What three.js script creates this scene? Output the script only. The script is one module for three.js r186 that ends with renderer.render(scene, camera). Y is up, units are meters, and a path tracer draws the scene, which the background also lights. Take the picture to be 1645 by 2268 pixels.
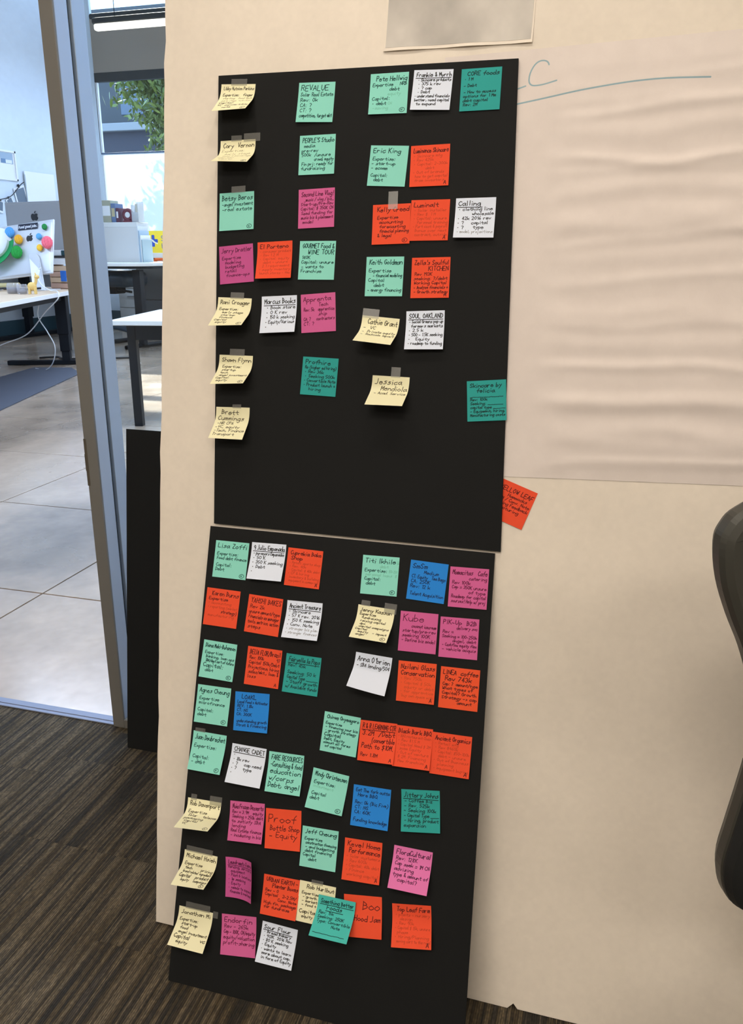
import * as THREE from 'three';
import { RoundedBoxGeometry } from 'three/addons/geometries/RoundedBoxGeometry.js';
import { mergeGeometries } from 'three/addons/utils/BufferGeometryUtils.js';
import { RectAreaLightUniformsLib } from 'three/addons/lights/RectAreaLightUniformsLib.js';
RectAreaLightUniformsLib.init();

// ------------------------------------------------------------------ camera, sky, sun, large lights, exposure
// x runs along the white panel, -z leads through the doorway into the office, the floor is y = 0
const scene = new THREE.Scene();
const camera = new THREE.PerspectiveCamera(63.02, 1645 / 2268, 0.05, 200);
camera.position.set(0, 1.452, 0);
camera.rotation.set(-17.3 * Math.PI / 180, 16.265 * Math.PI / 180, 0, 'YXZ');
scene.add(camera);
const renderer = new THREE.WebGLRenderer({ antialias: true });
renderer.toneMapping = THREE.LinearToneMapping;
renderer.toneMappingExposure = 1.0;
renderer.shadowMap.enabled = true;
scene.background = new THREE.Color().setRGB(2.0, 3.0, 4.7);
const sun = new THREE.DirectionalLight(new THREE.Color().setRGB(1, 0.95, 0.86), 12);
sun.position.set(-18.6, 20, -31); sun.target.position.set(-4, 0, -9);
sun.castShadow = true; sun.shadow.mapSize.set(2048, 2048);
Object.assign(sun.shadow.camera, { left: -16, right: 16, top: 14, bottom: -14, near: 1, far: 70 });
scene.add(sun, sun.target);
const WARM = new THREE.Color().setRGB(1, 0.90, 0.78), COOL = new THREE.Color().setRGB(0.66, 0.84, 1.14);
const CEIL = 3.2, OFFICE_CEIL = 8.4;
// [x, z, width, depth, radiance] ceiling panels of this room; [x, y, z, length, radiance] linear pendants of the office
const CEILING_PANELS = [[-0.3, 0.75, 1.2, 0.6, 18.5], [-1.6, 2.2, 1.2, 0.6, 26], [1.5, 1.2, 1.2, 0.6, 11]];
const DOWNLIGHTS = [[-1.05, -1.12, 1.45], [-0.12, -1.08, 1.4]];
const PENDANTS = [[-7.05, 4.86, -13.0, 2.6, 22], [-5.2, 4.6, -8.2, 4.2, 26], [-1.6, 4.4, -5.2, 4.2, 42], [-8.6, 4.9, -5.6, 3.0, 38]];

// ------------------------------------------------------------------ helpers
const V3 = (x, y, z) => new THREE.Vector3(x, y, z);
function rng(seed) { let a = seed >>> 0; return () => { a = (a + 0x6d2b79f5) | 0; let t = Math.imul(a ^ (a >>> 15), 1 | a); t = (t + Math.imul(t ^ (t >>> 7), 61 | t)) ^ t; return ((t ^ (t >>> 14)) >>> 0) / 4294967296; }; }
const R = rng(71);
const used = new Map();
function numbered(name) { const n = used.get(name) ?? 0; used.set(name, n + 1); return n ? name + '_' + String(n).padStart(3, '0') : name; }
function tag(o, label, category, group, kind) { if (label) o.userData.label = label; if (category) o.userData.category = category; if (group) o.userData.group = group; if (kind) o.userData.kind = kind; return o; }
function shade(m) { m.castShadow = true; m.receiveShadow = true; return m; }
function thing(name, label, category, pos = [0, 0, 0], turn = 0, group) { const g = new THREE.Group(); g.name = numbered(name); g.position.set(...pos); g.rotation.y = turn; scene.add(g); return tag(g, label, category, group); }
function whole(name, geo, mat, label, category, group) { const m = shade(new THREE.Mesh(geo, mat)); m.name = numbered(name); scene.add(m); return tag(m, label, category, group); }
function part(name, geo, mat, parent) { const m = shade(new THREE.Mesh(geo, mat)); m.name = name; parent.add(m); return m; }
function struct(name, geo, mat) { const m = shade(new THREE.Mesh(geo, mat)); m.name = numbered(name); m.userData.kind = 'structure'; scene.add(m); return m; }
function structGroup(name) { const g = new THREE.Group(); g.name = numbered(name); g.userData.kind = 'structure'; scene.add(g); return g; }
function copyOf(o, label) { const c = o.clone(); c.name = numbered(o.name.replace(/_\d{3}$/, '')); if (label) c.userData = { ...o.userData, label }; scene.add(c); return c; }
// geometry helpers: boxes by extents, rods, tubes, lathes, extrusions
function bx(x0, x1, y0, y1, z0, z1, r = 0) {
  const w = x1 - x0, h = y1 - y0, d = z1 - z0;
  const g = r ? new RoundedBoxGeometry(w, h, d, 2, Math.min(r, w / 2.01, h / 2.01, d / 2.01)) : new THREE.BoxGeometry(w, h, d);
  return g.translate((x0 + x1) / 2, (y0 + y1) / 2, (z0 + z1) / 2);
}
function tube(pts, r, seg = 40, rad = 8, closed = false) { return new THREE.TubeGeometry(new THREE.CatmullRomCurve3(pts.map((p) => V3(...p)), closed), seg, r, rad, closed); }
function rod(a, b, r0, r1 = r0, n = 16) {
  const A = V3(...a), B = V3(...b), d = B.clone().sub(A), g = new THREE.CylinderGeometry(r1, r0, d.length(), n);
  g.applyQuaternion(new THREE.Quaternion().setFromUnitVectors(V3(0, 1, 0), d.clone().normalize()));
  return g.translate((A.x + B.x) / 2, (A.y + B.y) / 2, (A.z + B.z) / 2);
}
const lathe = (pts, n = 28) => new THREE.LatheGeometry(pts.map((p) => new THREE.Vector2(...p)), n);
function poly(pts) { const s = new THREE.Shape(); pts.forEach((p, i) => (i ? s.lineTo(...p) : s.moveTo(...p))); s.closePath(); return s; }
function slab(shape, depth, bevel = 0, seg = 12) { return new THREE.ExtrudeGeometry(shape, { depth: depth - 2 * bevel, bevelEnabled: bevel > 0, bevelThickness: bevel, bevelSize: bevel, bevelOffset: -bevel, bevelSegments: 2, curveSegments: seg }).translate(0, 0, bevel); }
const flat = (g) => { const n = g.index ? g.toNonIndexed() : g; for (const k of Object.keys(n.attributes)) if (!['position', 'normal', 'uv'].includes(k)) n.deleteAttribute(k); return n; };
const join = (...gs) => mergeGeometries(gs.map(flat));
// a sheet of paper: f(s, t) -> Vector3, s to the right and t downwards; front, back and the four edges
function sheet(f, nx, ny, thick, uv = [0, 1, 1, 0]) {
  const pos = [], uvs = [], idx = [], N = (nx + 1) * (ny + 1), e = 1e-3;
  const nor = (s, t) => f(s, Math.max(0, t - e)).sub(f(s, Math.min(1, t + e))).cross(f(Math.max(0, s - e), t).sub(f(Math.min(1, s + e), t))).normalize();
  const nrm = [];
  for (const side of [0, 1]) for (let j = 0; j <= ny; j++) for (let i = 0; i <= nx; i++) {
    const s = i / nx, t = j / ny, p = f(s, t), n = nor(s, t);
    if (side) p.addScaledVector(n, -thick);
    pos.push(p.x, p.y, p.z); nrm.push(...(side ? n.clone().negate() : n).toArray());
    uvs.push(uv[0] + (uv[2] - uv[0]) * (side ? 0.02 : s), uv[1] + (uv[3] - uv[1]) * (side ? 0.98 : t));
  }
  for (let j = 0; j < ny; j++) for (let i = 0; i < nx; i++) {
    const a = j * (nx + 1) + i, b = a + 1, c = a + nx + 1, d = c + 1;
    idx.push(a, c, b, b, c, d, N + a, N + b, N + c, N + b, N + d, N + c);
  }
  const rim = [];
  for (let i = 0; i < nx; i++) rim.push([i, i + 1], [ny * (nx + 1) + i + 1, ny * (nx + 1) + i]);
  for (let j = 0; j < ny; j++) rim.push([(j + 1) * (nx + 1), j * (nx + 1)], [j * (nx + 1) + nx, (j + 1) * (nx + 1) + nx]);
  for (const [a, b] of rim) idx.push(a, b, N + a, b, N + b, N + a);
  const g = new THREE.BufferGeometry();
  g.setAttribute('position', new THREE.Float32BufferAttribute(pos, 3)); g.setAttribute('normal', new THREE.Float32BufferAttribute(nrm, 3)); g.setAttribute('uv', new THREE.Float32BufferAttribute(uvs, 2));
  g.setIndex(idx);
  return g;
}
// ------------------------------------------------------------------ materials and textures
const srgb = (hex) => new THREE.Color(hex);
const lin = (r, g, b) => new THREE.Color().setRGB(r, g, b);
function mat(color, roughness = 0.6, extra = {}) { return new THREE.MeshStandardMaterial({ color: color instanceof THREE.Color ? color : srgb(color), roughness, ...extra }); }
function noiseTable(seed) { const r = rng(seed), t = new Float32Array(65536); for (let i = 0; i < 65536; i++) t[i] = r(); return t; }
const NT = noiseTable(5);
function vnoise(x, y, wrap = 256) {
  const xi = Math.floor(x), yi = Math.floor(y), fx = x - xi, fy = y - yi, sx = fx * fx * (3 - 2 * fx), sy = fy * fy * (3 - 2 * fy);
  const m = (k) => ((k % wrap) + wrap) % wrap, at = (a, b) => NT[(m(a) & 255) * 256 + (m(b) & 255)];
  return (at(xi, yi) * (1 - sx) + at(xi + 1, yi) * sx) * (1 - sy) + (at(xi, yi + 1) * (1 - sx) + at(xi + 1, yi + 1) * sx) * sy;
}
function fbm(x, y, o = 4, wrap = 256) { let s = 0, a = 0.5; for (let i = 0; i < o; i++) { s += a * vnoise(x, y, wrap); x *= 2; y *= 2; wrap = Math.min(256, wrap * 2); a *= 0.5; } return s / (1 - Math.pow(0.5, o)); }
function pixelTexture(w, h, f, color = true) {
  const d = new Uint8Array(w * h * 4);
  for (let y = 0; y < h; y++) for (let x = 0; x < w; x++) { const c = f(x / w, y / h), o = (y * w + x) * 4; for (let k = 0; k < 3; k++) d[o + k] = Math.max(0, Math.min(255, Array.isArray(c) ? c[k] : c)); d[o + 3] = 255; }
  const t = new THREE.DataTexture(d, w, h); t.magFilter = t.minFilter = THREE.LinearFilter; t.wrapS = t.wrapT = THREE.RepeatWrapping;
  if (color) t.colorSpace = THREE.SRGBColorSpace; t.needsUpdate = true; return t;
}
const concreteTex = pixelTexture(1024, 1024, (u, v) => {
  const a = fbm(u * 4, v * 4, 5, 4), b = fbm(u * 16 + 3.1, v * 10 + 7.7, 4, 16), c = fbm(u * 128, v * 128, 2, 128);
  const cloud = Math.min(1, Math.max(0, a - 0.48) * 4.2), k = 200 + (b - 0.5) * 46 + (c - 0.5) * 12 - cloud * 58;
  return [k * 0.93, k * 0.83, k * 0.73];
});
const concreteRough = pixelTexture(512, 512, (u, v) => 58 + (fbm(u * 8, v * 8, 4, 8) - 0.5) * 60, false);
const plasterTex = pixelTexture(512, 512, (u, v) => 246 + (fbm(u * 8, v * 8, 4, 8) - 0.5) * 16 + (fbm(u * 128, v * 128, 2, 128) - 0.5) * 6);
const fineBump = pixelTexture(512, 512, (u, v) => fbm(u * 64, v * 64, 3, 64) * 255, false);
// carpet: loop pile in ribs along v, streaks that run far along v and change across u
const carpetColors = [[120, 108, 86], [66, 60, 50], [142, 130, 110], [92, 80, 58], [52, 49, 44], [116, 106, 94]];
function carpetPixel(u, v, seed) {
  const s1 = vnoise(u * 40 + seed, v * 1.5 + seed * 3), s2 = vnoise(u * 90 + 11 + seed, v * 4 + 5), s3 = vnoise(u * 14 + seed * 7, v * 1 + 2);
  const k = Math.min(0.999, Math.max(0, (s1 * 0.5 + s2 * 0.4 + s3 * 0.3 - 0.2) * 1.35)) * 5, i = Math.floor(k), f = k - i, A = carpetColors[i], B = carpetColors[Math.min(5, i + 1)];
  const rib = 0.62 + 0.38 * Math.abs(Math.sin(u * Math.PI * 110)), loop = 0.82 + 0.36 * (vnoise(u * 220, v * 200) - 0.5) + 0.2 * (vnoise(u * 110, v * 64 + seed) - 0.5);
  return [0, 1, 2].map((c) => (A[c] * (1 - f) + B[c] * f) * rib * loop * 1.08);
}
const carpetTex = [3, 29, 57, 83].map((s) => pixelTexture(512, 512, (u, v) => carpetPixel(u, v, s)));
const carpetBump = pixelTexture(512, 512, (u, v) => 255 * (0.5 * Math.abs(Math.sin(u * Math.PI * 110)) + 0.5 * vnoise(u * 220, v * 150)), false);
const M = {
  carpet: carpetTex.map((t) => new THREE.MeshStandardMaterial({ map: t, color: lin(0.72, 0.67, 0.57), roughness: 0.95, bumpMap: carpetBump, bumpScale: 0.003 })),
  concrete: new THREE.MeshPhysicalMaterial({ map: concreteTex, roughness: 1, roughnessMap: concreteRough, clearcoat: 0.4, clearcoatRoughness: 0.16 }),
  joint: mat('#6f6c68', 0.8),
  wall: new THREE.MeshStandardMaterial({ map: plasterTex, color: lin(0.80, 0.77, 0.71), roughness: 0.85 }),
  officeWall: new THREE.MeshStandardMaterial({ map: plasterTex, color: lin(0.76, 0.84, 0.92), roughness: 0.8 }),
  greyWall: mat(lin(0.36, 0.305, 0.25), 0.75),
  ceiling: mat(lin(0.82, 0.81, 0.78), 0.9),
  panel: new THREE.MeshStandardMaterial({ map: plasterTex, color: lin(0.90, 0.81, 0.70), roughness: 0.72, bumpMap: fineBump, bumpScale: 0.0002 }),
  board: new THREE.MeshPhysicalMaterial({ color: lin(0.0125, 0.013, 0.0132), roughness: 0.7, specularIntensity: 0.22, bumpMap: fineBump, bumpScale: 0.0002 }),
  boardCore: mat(lin(0.05, 0.04, 0.025), 0.9),
  alu: mat(lin(0.44, 0.50, 0.62), 0.45, { metalness: 0.5 }),
  aluFace: mat(lin(0.19, 0.182, 0.168), 0.55, { metalness: 0.1 }),
  dark: mat(lin(0.02, 0.02, 0.022), 0.5),
  blackMetal: new THREE.MeshPhysicalMaterial({ color: lin(0.009, 0.011, 0.015), roughness: 0.5, specularIntensity: 0.4 }),
  tealBase: mat(lin(0.03, 0.075, 0.10), 0.6),
  windowFrame: mat(lin(0.035, 0.036, 0.034), 0.5),
  glass: new THREE.MeshPhysicalMaterial({ color: lin(0.97, 0.99, 0.985), roughness: 0.02, transmission: 1, thickness: 0, ior: 1.45, specularIntensity: 0.3 }),
  shadeCloth: new THREE.MeshPhysicalMaterial({ color: lin(0.93, 0.95, 0.96), roughness: 1, transmission: 0.68, thickness: 0 }),
  white: mat(lin(0.84, 0.85, 0.86), 0.5),
  whitePlastic: mat(lin(0.80, 0.82, 0.84), 0.35),
  whiteTop: mat(lin(0.86, 0.86, 0.84), 0.38),
  woodTop: new THREE.MeshStandardMaterial({ color: lin(0.62, 0.46, 0.31), roughness: 0.5 }),
  silver: mat(lin(0.66, 0.68, 0.71), 0.38, { metalness: 0.35 }),
  greySilver: mat(lin(0.36, 0.355, 0.355), 0.42, { metalness: 0.3 }),
  tape: new THREE.MeshPhysicalMaterial({ color: lin(0.86, 0.86, 0.84), roughness: 0.3, transmission: 0.94, thickness: 0 }),
};
// ------------------------------------------------------------------ the setting
const ZD = -2.03, ZE = -2.165;                                // near and far face of the glazed door wall
{ // carpet tiles of this room: streaks run along z, tiles are 0.5 x 0.5 m, laid in brick fashion
  const floor = structGroup('floor');
  part('subfloor', bx(-4, 3, -0.12, -0.012, -2.05, 4), M.joint, floor);
  const TL = 0.5, r = rng(9);
  for (let i = 0; i < 14; i++) for (let j = 0; j < 14; j++) {
    const x0 = -4 + i * TL, z1 = 4 - j * TL + (i % 2 ? 0 : -0.25), z0 = Math.max(-2.05, z1 - TL), zz = Math.min(4, z1);
    if (zz - z0 < 0.02) continue;
    const g = bx(x0 + 0.0004, x0 + TL - 0.0004, -0.012, r() * 0.0002, z0 + 0.0004, zz - 0.0004, 0);
    const uv = g.attributes.uv, p = g.attributes.position, du = r(), dv = r();
    for (let k = 0; k < p.count; k++) uv.setXY(k, (p.getX(k) - x0) / TL + du, (p.getZ(k) - z0) / TL * 0.5 + dv);
    part('carpet_tile', g, M.carpet[Math.floor(r() * 4)], floor);
  }
}
{ // polished concrete of the office: slabs between sawn joints
  const floor = structGroup('floor');
  part('subfloor', bx(-12, 9, -0.2, -0.014, -16, -2.05), M.joint, floor);
  const xs = [], zs = [-2.05, -2.895]; for (let x = -2.37 - 1.155 * 9; x < 10; x += 1.155) xs.push(x);
  for (let z = -4.05; z > -16; z -= 1.155) zs.push(z); zs.push(-16);
  const h = 0.0045;
  for (let i = 0; i + 1 < xs.length; i++) for (let j = 0; j + 1 < zs.length; j++) {
    const g = bx(xs[i] + h, xs[i + 1] - h, -0.014, 0, zs[j + 1] + (j + 2 < zs.length ? h : 0), zs[j] - (j ? h : 0), 0.0015);
    const uv = g.attributes.uv, p = g.attributes.position;
    for (let k = 0; k < p.count; k++) uv.setXY(k, p.getX(k) / 4.2 + 0.13, p.getZ(k) / 4.2 + 0.41);
    part('concrete_slab', g, M.concrete, floor);
  }
}
struct('trim_1', join(bx(-2.47, -1.45, 0.0, 0.0045, -2.075, -2.03, 0.0015), bx(-2.47, -1.45, 0.003, 0.0065, -2.062, -2.045, 0.001)), mat(lin(0.24, 0.27, 0.36), 0.5, { metalness: 0.3 }));   // threshold strip
struct('wall_left', bx(-4.15, -4, -0.12, CEIL, -2.03, 4.15), M.wall);
struct('wall_right', bx(3, 3.15, -0.12, CEIL, -2.03, 4.15), M.wall);
struct('wall_back', bx(-4.15, 3.15, -0.12, CEIL, 4, 4.15), M.wall);
{ // ceiling with openings for nothing: one slab
  struct('ceiling', bx(-4.15, 3.15, CEIL, CEIL + 0.15, -2.165, 4.15), M.ceiling);
}
{ // the wall between the rooms: doorway, glazed sidelight, solid ends
  struct('wall_front', join(bx(-4.15, -2.49, -0.12, OFFICE_CEIL, ZE, ZD), bx(-0.20, 3.15, -0.12, OFFICE_CEIL, ZE, ZD), bx(-2.49, -0.20, 2.72, OFFICE_CEIL, ZE, ZD)), M.wall);
  // aluminium frame round the doorway and the sidelight
  const f = structGroup('door_1');
  const face = (x0, x1, y0, y1) => bx(x0, x1, y0, y1, ZD - 0.004, ZD + 0.004, 0.002);
  const body = (x0, x1, y0, y1) => [bx(x0, x1, y0, y1, -2.088, ZD - 0.003, 0.002), bx(x0 + 0.004, x1 - 0.012, y0, y1, -2.106, -2.088), bx(x0, x1, y0, y1, ZE, -2.106, 0.002)];
  part('jamb_face', face(-1.452, -1.412, 0, 2.68), M.aluFace, f);
  const jamb = part('jamb', join(...body(-1.452, -1.412, 0, 2.68)), M.alu, f);
  part('glazing_groove', bx(-1.424, -1.4232, 0.03, 2.66, -2.106, -2.088), M.dark, jamb);
  part('strike_plate', join(bx(-1.4535, -1.444, 0.80, 0.94, ZD - 0.03, ZD + 0.0045, 0.001), bx(-1.4545, -1.446, 0.845, 0.895, ZD - 0.022, ZD + 0.005, 0.001)), mat(lin(0.16, 0.14, 0.11), 0.4, { metalness: 0.6 }), jamb);
  part('jamb_face', face(-2.49, -2.45, 0, 2.68), M.aluFace, f);
  part('jamb', join(...body(-2.49, -2.45, 0, 2.68)), M.alu, f);
  part('door_header', bx(-2.49, -0.20, 2.68, 2.72, ZE, ZD + 0.004, 0.002), M.aluFace, f);
  part('bottom_rail', bx(-1.412, -0.24, 0, 0.03, ZE, ZD + 0.004, 0.002), M.aluFace, f);
  part('jamb', join(...body(-0.24, -0.20, 0, 2.68)), M.alu, f);
  const w = structGroup('window_1');
  part('glass_pane', bx(-1.424, -0.24, 0.03, 2.68, -2.100, -2.094), M.glass, w);
}
// office shell
struct('wall_left', join(bx(-10.5, -10.3, -0.2, OFFICE_CEIL, -15.8, ZE)), M.officeWall);
struct('baseboard_left', bx(-10.3, -10.27, 0, 0.30, -15.5, ZE, 0.006), M.tealBase);
struct('wall_right', bx(8.5, 8.7, -0.2, OFFICE_CEIL, -15.8, ZE), M.officeWall);
struct('wall_front', join(bx(-10.5, -4.15, -0.2, OFFICE_CEIL, ZE, ZD), bx(3.15, 8.7, -0.2, OFFICE_CEIL, ZE, ZD)), M.officeWall);
struct('ceiling', bx(-10.5, 8.7, OFFICE_CEIL, OFFICE_CEIL + 0.2, -15.8, ZD), M.ceiling);
{ // far wall: low wall, translucent shades, window band, grey soffit band, clerestory
  const Z0 = -15.57, Z1 = -15.5, L = -10.02, RR = 7.0;
  struct('wall_back', join(bx(-10.3, 8.5, 0, 1.22, Z0, Z1), bx(-10.3, L, 1.22, OFFICE_CEIL, Z0, Z1), bx(RR, 8.5, 1.22, OFFICE_CEIL, Z0, Z1), bx(L, RR, 3.258, 3.27, Z0, Z1)), M.officeWall);
  struct('baseboard_back', bx(-10.3, 8.5, 0, 0.30, Z1, Z1 + 0.03, 0.006), M.tealBase);
  struct('wall_back', join(bx(L, RR, 4.70, 5.62, Z0, Z1 + 0.02), bx(L, RR, 7.8, OFFICE_CEIL, Z0, Z1 + 0.02)), M.greyWall);
  // lower windows with drawn translucent shades
  let k = 0;
  for (let x = L; x < RR - 0.1; x += 3.404) {
    const lo = structGroup('window_2'); 
    part('roller_shade', bx(x + 0.004, x + 3.40, 1.21, 3.268, Z0 - 0.014, Z0 - 0.010), M.shadeCloth, lo);
    part('window_frame', join(bx(x, x + 0.02, 1.22, 3.258, Z0, Z1 - 0.01, 0.004), bx(x + 3.384, x + 3.404, 1.22, 3.258, Z0, Z1 - 0.01, 0.004), bx(x, x + 3.404, 1.22, 1.24, Z0, Z1 - 0.01, 0.004)), M.white, lo);
    k++;
  }
  // middle band: clear panes in a dark head frame with pale side posts
  const mid = structGroup('window_3');
  part('window_head', bx(L, RR, 4.54, 4.70, Z0 + 0.02, Z1 + 0.03, 0.006), M.windowFrame, mid);
  part('window_sill', bx(L, RR, 3.27, 3.30, Z0 + 0.02, Z1 + 0.01, 0.004), mat(lin(0.12, 0.17, 0.26), 0.4), mid);
  for (let x = L; x < RR + 0.1; x += 3.404) part('window_post', bx(x - 0.02, x + 0.035, 3.27, 4.55, Z0 + 0.02, Z1, 0.004), M.white, mid);
  for (let x = L; x < RR - 0.1; x += 3.404) part('glass_pane', bx(x + 0.03, x + 3.39, 3.29, 4.56, Z0 + 0.03, Z0 + 0.036), M.glass, mid);
  const top = structGroup('window_4');
  part('window_sill', bx(L, RR, 5.60, 5.70, Z0, Z1 + 0.05, 0.04), M.windowFrame, top);
  for (let x = L + 1.66; x < RR; x += 1.702) part('window_post', bx(x - 0.05, x + 0.05, 5.68, 7.82, Z0, Z1 + 0.03, 0.02), M.windowFrame, top);
  part('glass_pane', bx(L, RR, 5.68, 7.8, Z0 + 0.03, Z0 + 0.036), M.glass, top);
}
{ // outside: yard, the shaded building opposite, a tree
  struct('yard', bx(-60, 40, -0.4, -0.2, -70, -15.8), mat(lin(0.26, 0.26, 0.25), 0.9));
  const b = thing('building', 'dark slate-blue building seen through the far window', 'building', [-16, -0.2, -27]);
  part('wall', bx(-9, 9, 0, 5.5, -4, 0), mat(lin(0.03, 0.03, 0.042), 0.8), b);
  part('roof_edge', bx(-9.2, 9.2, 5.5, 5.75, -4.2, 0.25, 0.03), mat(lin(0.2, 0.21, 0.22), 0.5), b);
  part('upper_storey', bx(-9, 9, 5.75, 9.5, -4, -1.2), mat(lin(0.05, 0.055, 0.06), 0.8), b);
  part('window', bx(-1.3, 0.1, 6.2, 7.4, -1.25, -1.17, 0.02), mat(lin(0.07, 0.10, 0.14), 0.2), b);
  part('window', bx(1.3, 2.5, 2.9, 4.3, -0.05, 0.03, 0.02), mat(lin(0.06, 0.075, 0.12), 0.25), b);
  const t = thing('tree', 'leafy green tree standing outside the far window', 'tree', [-10.25, -0.2, -19.2]);
  const tr = rng(44), tips = [], br = [rod([0, 0, 0], [0.05, 3.4, 0], 0.16, 0.11), rod([0.05, 3.35, 0], [0.1, 6.8, 0.1], 0.11, 0.04)];
  for (let i = 0; i < 26; i++) {
    const h = 3.1 + tr() * 3.4, a = tr() * 6.283, l = 0.5 + tr() * 0.65, q = [0.07 + Math.cos(a) * l, h + 0.35 * l * (tr() - 0.35), Math.sin(a) * l];
    br.push(rod([0.06, h - 0.3, 0.02], q, 0.035, 0.012, 7)); for (let k = 0.35; k <= 1.01; k += 0.13) tips.push([0.06 + (q[0] - 0.06) * k, h - 0.3 + (q[1] - h + 0.3) * k, q[2] * k]);
  }
  const bough = [-0.55, 5.0, 0.3]; br.push(rod([0.06, 5.6, 0.05], [-1.25, 5.15, 0.5], 0.03, 0.01, 7)); for (let k = 0; k < 8; k++) tips.push([-1.25 + k * 0.16, 5.15 + k * 0.05, 0.5 - k * 0.05]);
  part('trunk', join(...br), mat(lin(0.10, 0.075, 0.05), 0.9), t);
  const leafShape = new THREE.Shape(); leafShape.moveTo(0, -0.09); leafShape.quadraticCurveTo(0.065, 0, 0, 0.1); leafShape.quadraticCurveTo(-0.065, 0, 0, -0.09);
  const lg = new THREE.ExtrudeGeometry(leafShape, { depth: 0.002, bevelEnabled: false, curveSegments: 3 });
  const leaves = new THREE.InstancedMesh(lg, new THREE.MeshPhysicalMaterial({ color: lin(0.9, 0.9, 0.9), roughness: 0.75, transmission: 0.35, thickness: 0 }), tips.length * 34);
  const m4 = new THREE.Matrix4(), q = new THREE.Quaternion(), e = new THREE.Euler(), c = new THREE.Color(); let n = 0;
  for (const p of tips) for (let k = 0; k < 34; k++) {
    e.set(tr() * 6.28, tr() * 6.28, tr() * 6.28); q.setFromEuler(e); const s = 0.7 + tr() * 0.7;
    m4.compose(V3(p[0] + (tr() - 0.5) * 0.5, p[1] + (tr() - 0.5) * 0.5, p[2] + (tr() - 0.5) * 0.5), q, V3(s, s, s)); leaves.setMatrixAt(n, m4);
    const g = tr(); leaves.setColorAt(n++, c.setRGB(0.10 + g * 0.16, 0.17 + g * 0.17, 0.025 + g * 0.03));
  }
  leaves.name = 'foliage'; leaves.userData.kind = 'stuff'; shade(leaves); t.add(leaves);
}
// ------------------------------------------------------------------ lamps
const glow = (c, k) => new THREE.MeshStandardMaterial({ color: 0x111111, emissive: c, emissiveIntensity: k, roughness: 0.6 });
function areaLight(parent, color, k, w, h, x, y, z) {            // shines straight down
  const l = new THREE.RectAreaLight(color, k, w, h); l.position.set(x, y, z); l.rotation.x = -Math.PI / 2; parent.add(l); return l;
}
CEILING_PANELS.forEach(([x, z, w, d, k], i) => {
  const t = thing('ceiling_panel_light', ['flat ceiling panel light above the photographer', 'flat ceiling panel light over the left back of the room', 'flat ceiling panel light over the right of the room'][i], 'ceiling light', [x, CEIL, z]);
  part('frame', join(bx(-w / 2 - 0.02, w / 2 + 0.02, -0.03, 0, -d / 2 - 0.02, -d / 2, 0.003), bx(-w / 2 - 0.02, w / 2 + 0.02, -0.03, 0, d / 2, d / 2 + 0.02, 0.003), bx(-w / 2 - 0.02, -w / 2, -0.03, 0, -d / 2, d / 2, 0.003), bx(w / 2, w / 2 + 0.02, -0.03, 0, -d / 2, d / 2, 0.003)), M.white, t);
  part('diffuser', bx(-w / 2, w / 2, -0.015, 0, -d / 2, d / 2), glow(WARM, 1.2), t);
  areaLight(t, WARM, k, w, d, 0, -0.022, 0);
});
DOWNLIGHTS.forEach(([x, z, k], i) => {
  const t = thing('downlight', i ? 'right ceiling downlight in front of the white panel' : 'left ceiling downlight in front of the white panel', 'ceiling light', [x, CEIL, z]);
  part('trim_ring', lathe([[0.055, 0], [0.08, 0], [0.082, -0.006], [0.062, -0.012], [0.055, -0.004], [0.055, 0]]), M.white, t);
  part('lens', lathe([[0, -0.006], [0.053, -0.005], [0.054, 0], [0, 0]]), glow(WARM, 1.6), t);
  const l = new THREE.PointLight(WARM, k); l.position.set(0, -0.06, 0); l.shadow.radius = 2.4; l.castShadow = true; t.add(l);
});
PENDANTS.forEach(([x, y, z, len, k], i) => {
  const t = thing('linear_pendant_light', ['linear pendant light hanging in front of the far grey wall band', 'linear pendant light over the left desks of the office', 'linear pendant light near the doorway of the office', 'linear pendant light beside the left office wall'][i], 'pendant light', [x, y, z]);
  part('housing', bx(-len / 2, len / 2, 0, 0.09, -0.06, 0.06, 0.03), M.windowFrame, t);
  part('diffuser', bx(-len / 2 + 0.03, len / 2 - 0.03, -0.09, 0.005, -0.055, 0.055, 0.03), glow(lin(1, 0.97, 0.9), 1.6), t);
  for (const s of [-1, 1]) part('cable', rod([s * len * 0.35, 0.08, 0], [s * len * 0.35, OFFICE_CEIL - y, 0], 0.006), M.blackMetal, t);
  areaLight(t, COOL, k, len, 0.4, 0, -0.1, 0);
});
// ------------------------------------------------------------------ the white panel and what is fixed to it
const LEAN = 12.8 * Math.PI / 180, LEAN2 = Math.atan2(0.3289, 0.8957), ZP = -1.331;
// a frame on a leaning surface: u to the right, v up the slope, w out of it
function surface(lean, z0, off) {
  const rot = new THREE.Euler(-lean, 0, 0), ev = V3(0, 1, 0).applyEuler(rot), en = V3(0, 0, 1).applyEuler(rot);
  return { rot, at: (u, v, w = 0) => V3(u, 0, z0).addScaledVector(ev, v).addScaledVector(en, w + off) };
}
const S = { panel: surface(LEAN, ZP, 0), upper: surface(LEAN, ZP, 0.0074), lower: surface(LEAN2, -1.1994, 0) };
function fix(o, s, u, v, w = 0, turn = 0) { o.position.copy(S[s].at(u, v, w)); o.quaternion.setFromEuler(S[s].rot).multiply(new THREE.Quaternion().setFromAxisAngle(V3(0, 0, 1), turn)); return o; }
function scaleUv(g, k) { const uv = g.attributes.uv; for (let i = 0; i < uv.count; i++) uv.setXY(i, uv.getX(i) * k, uv.getY(i) * k); return g; }
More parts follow.
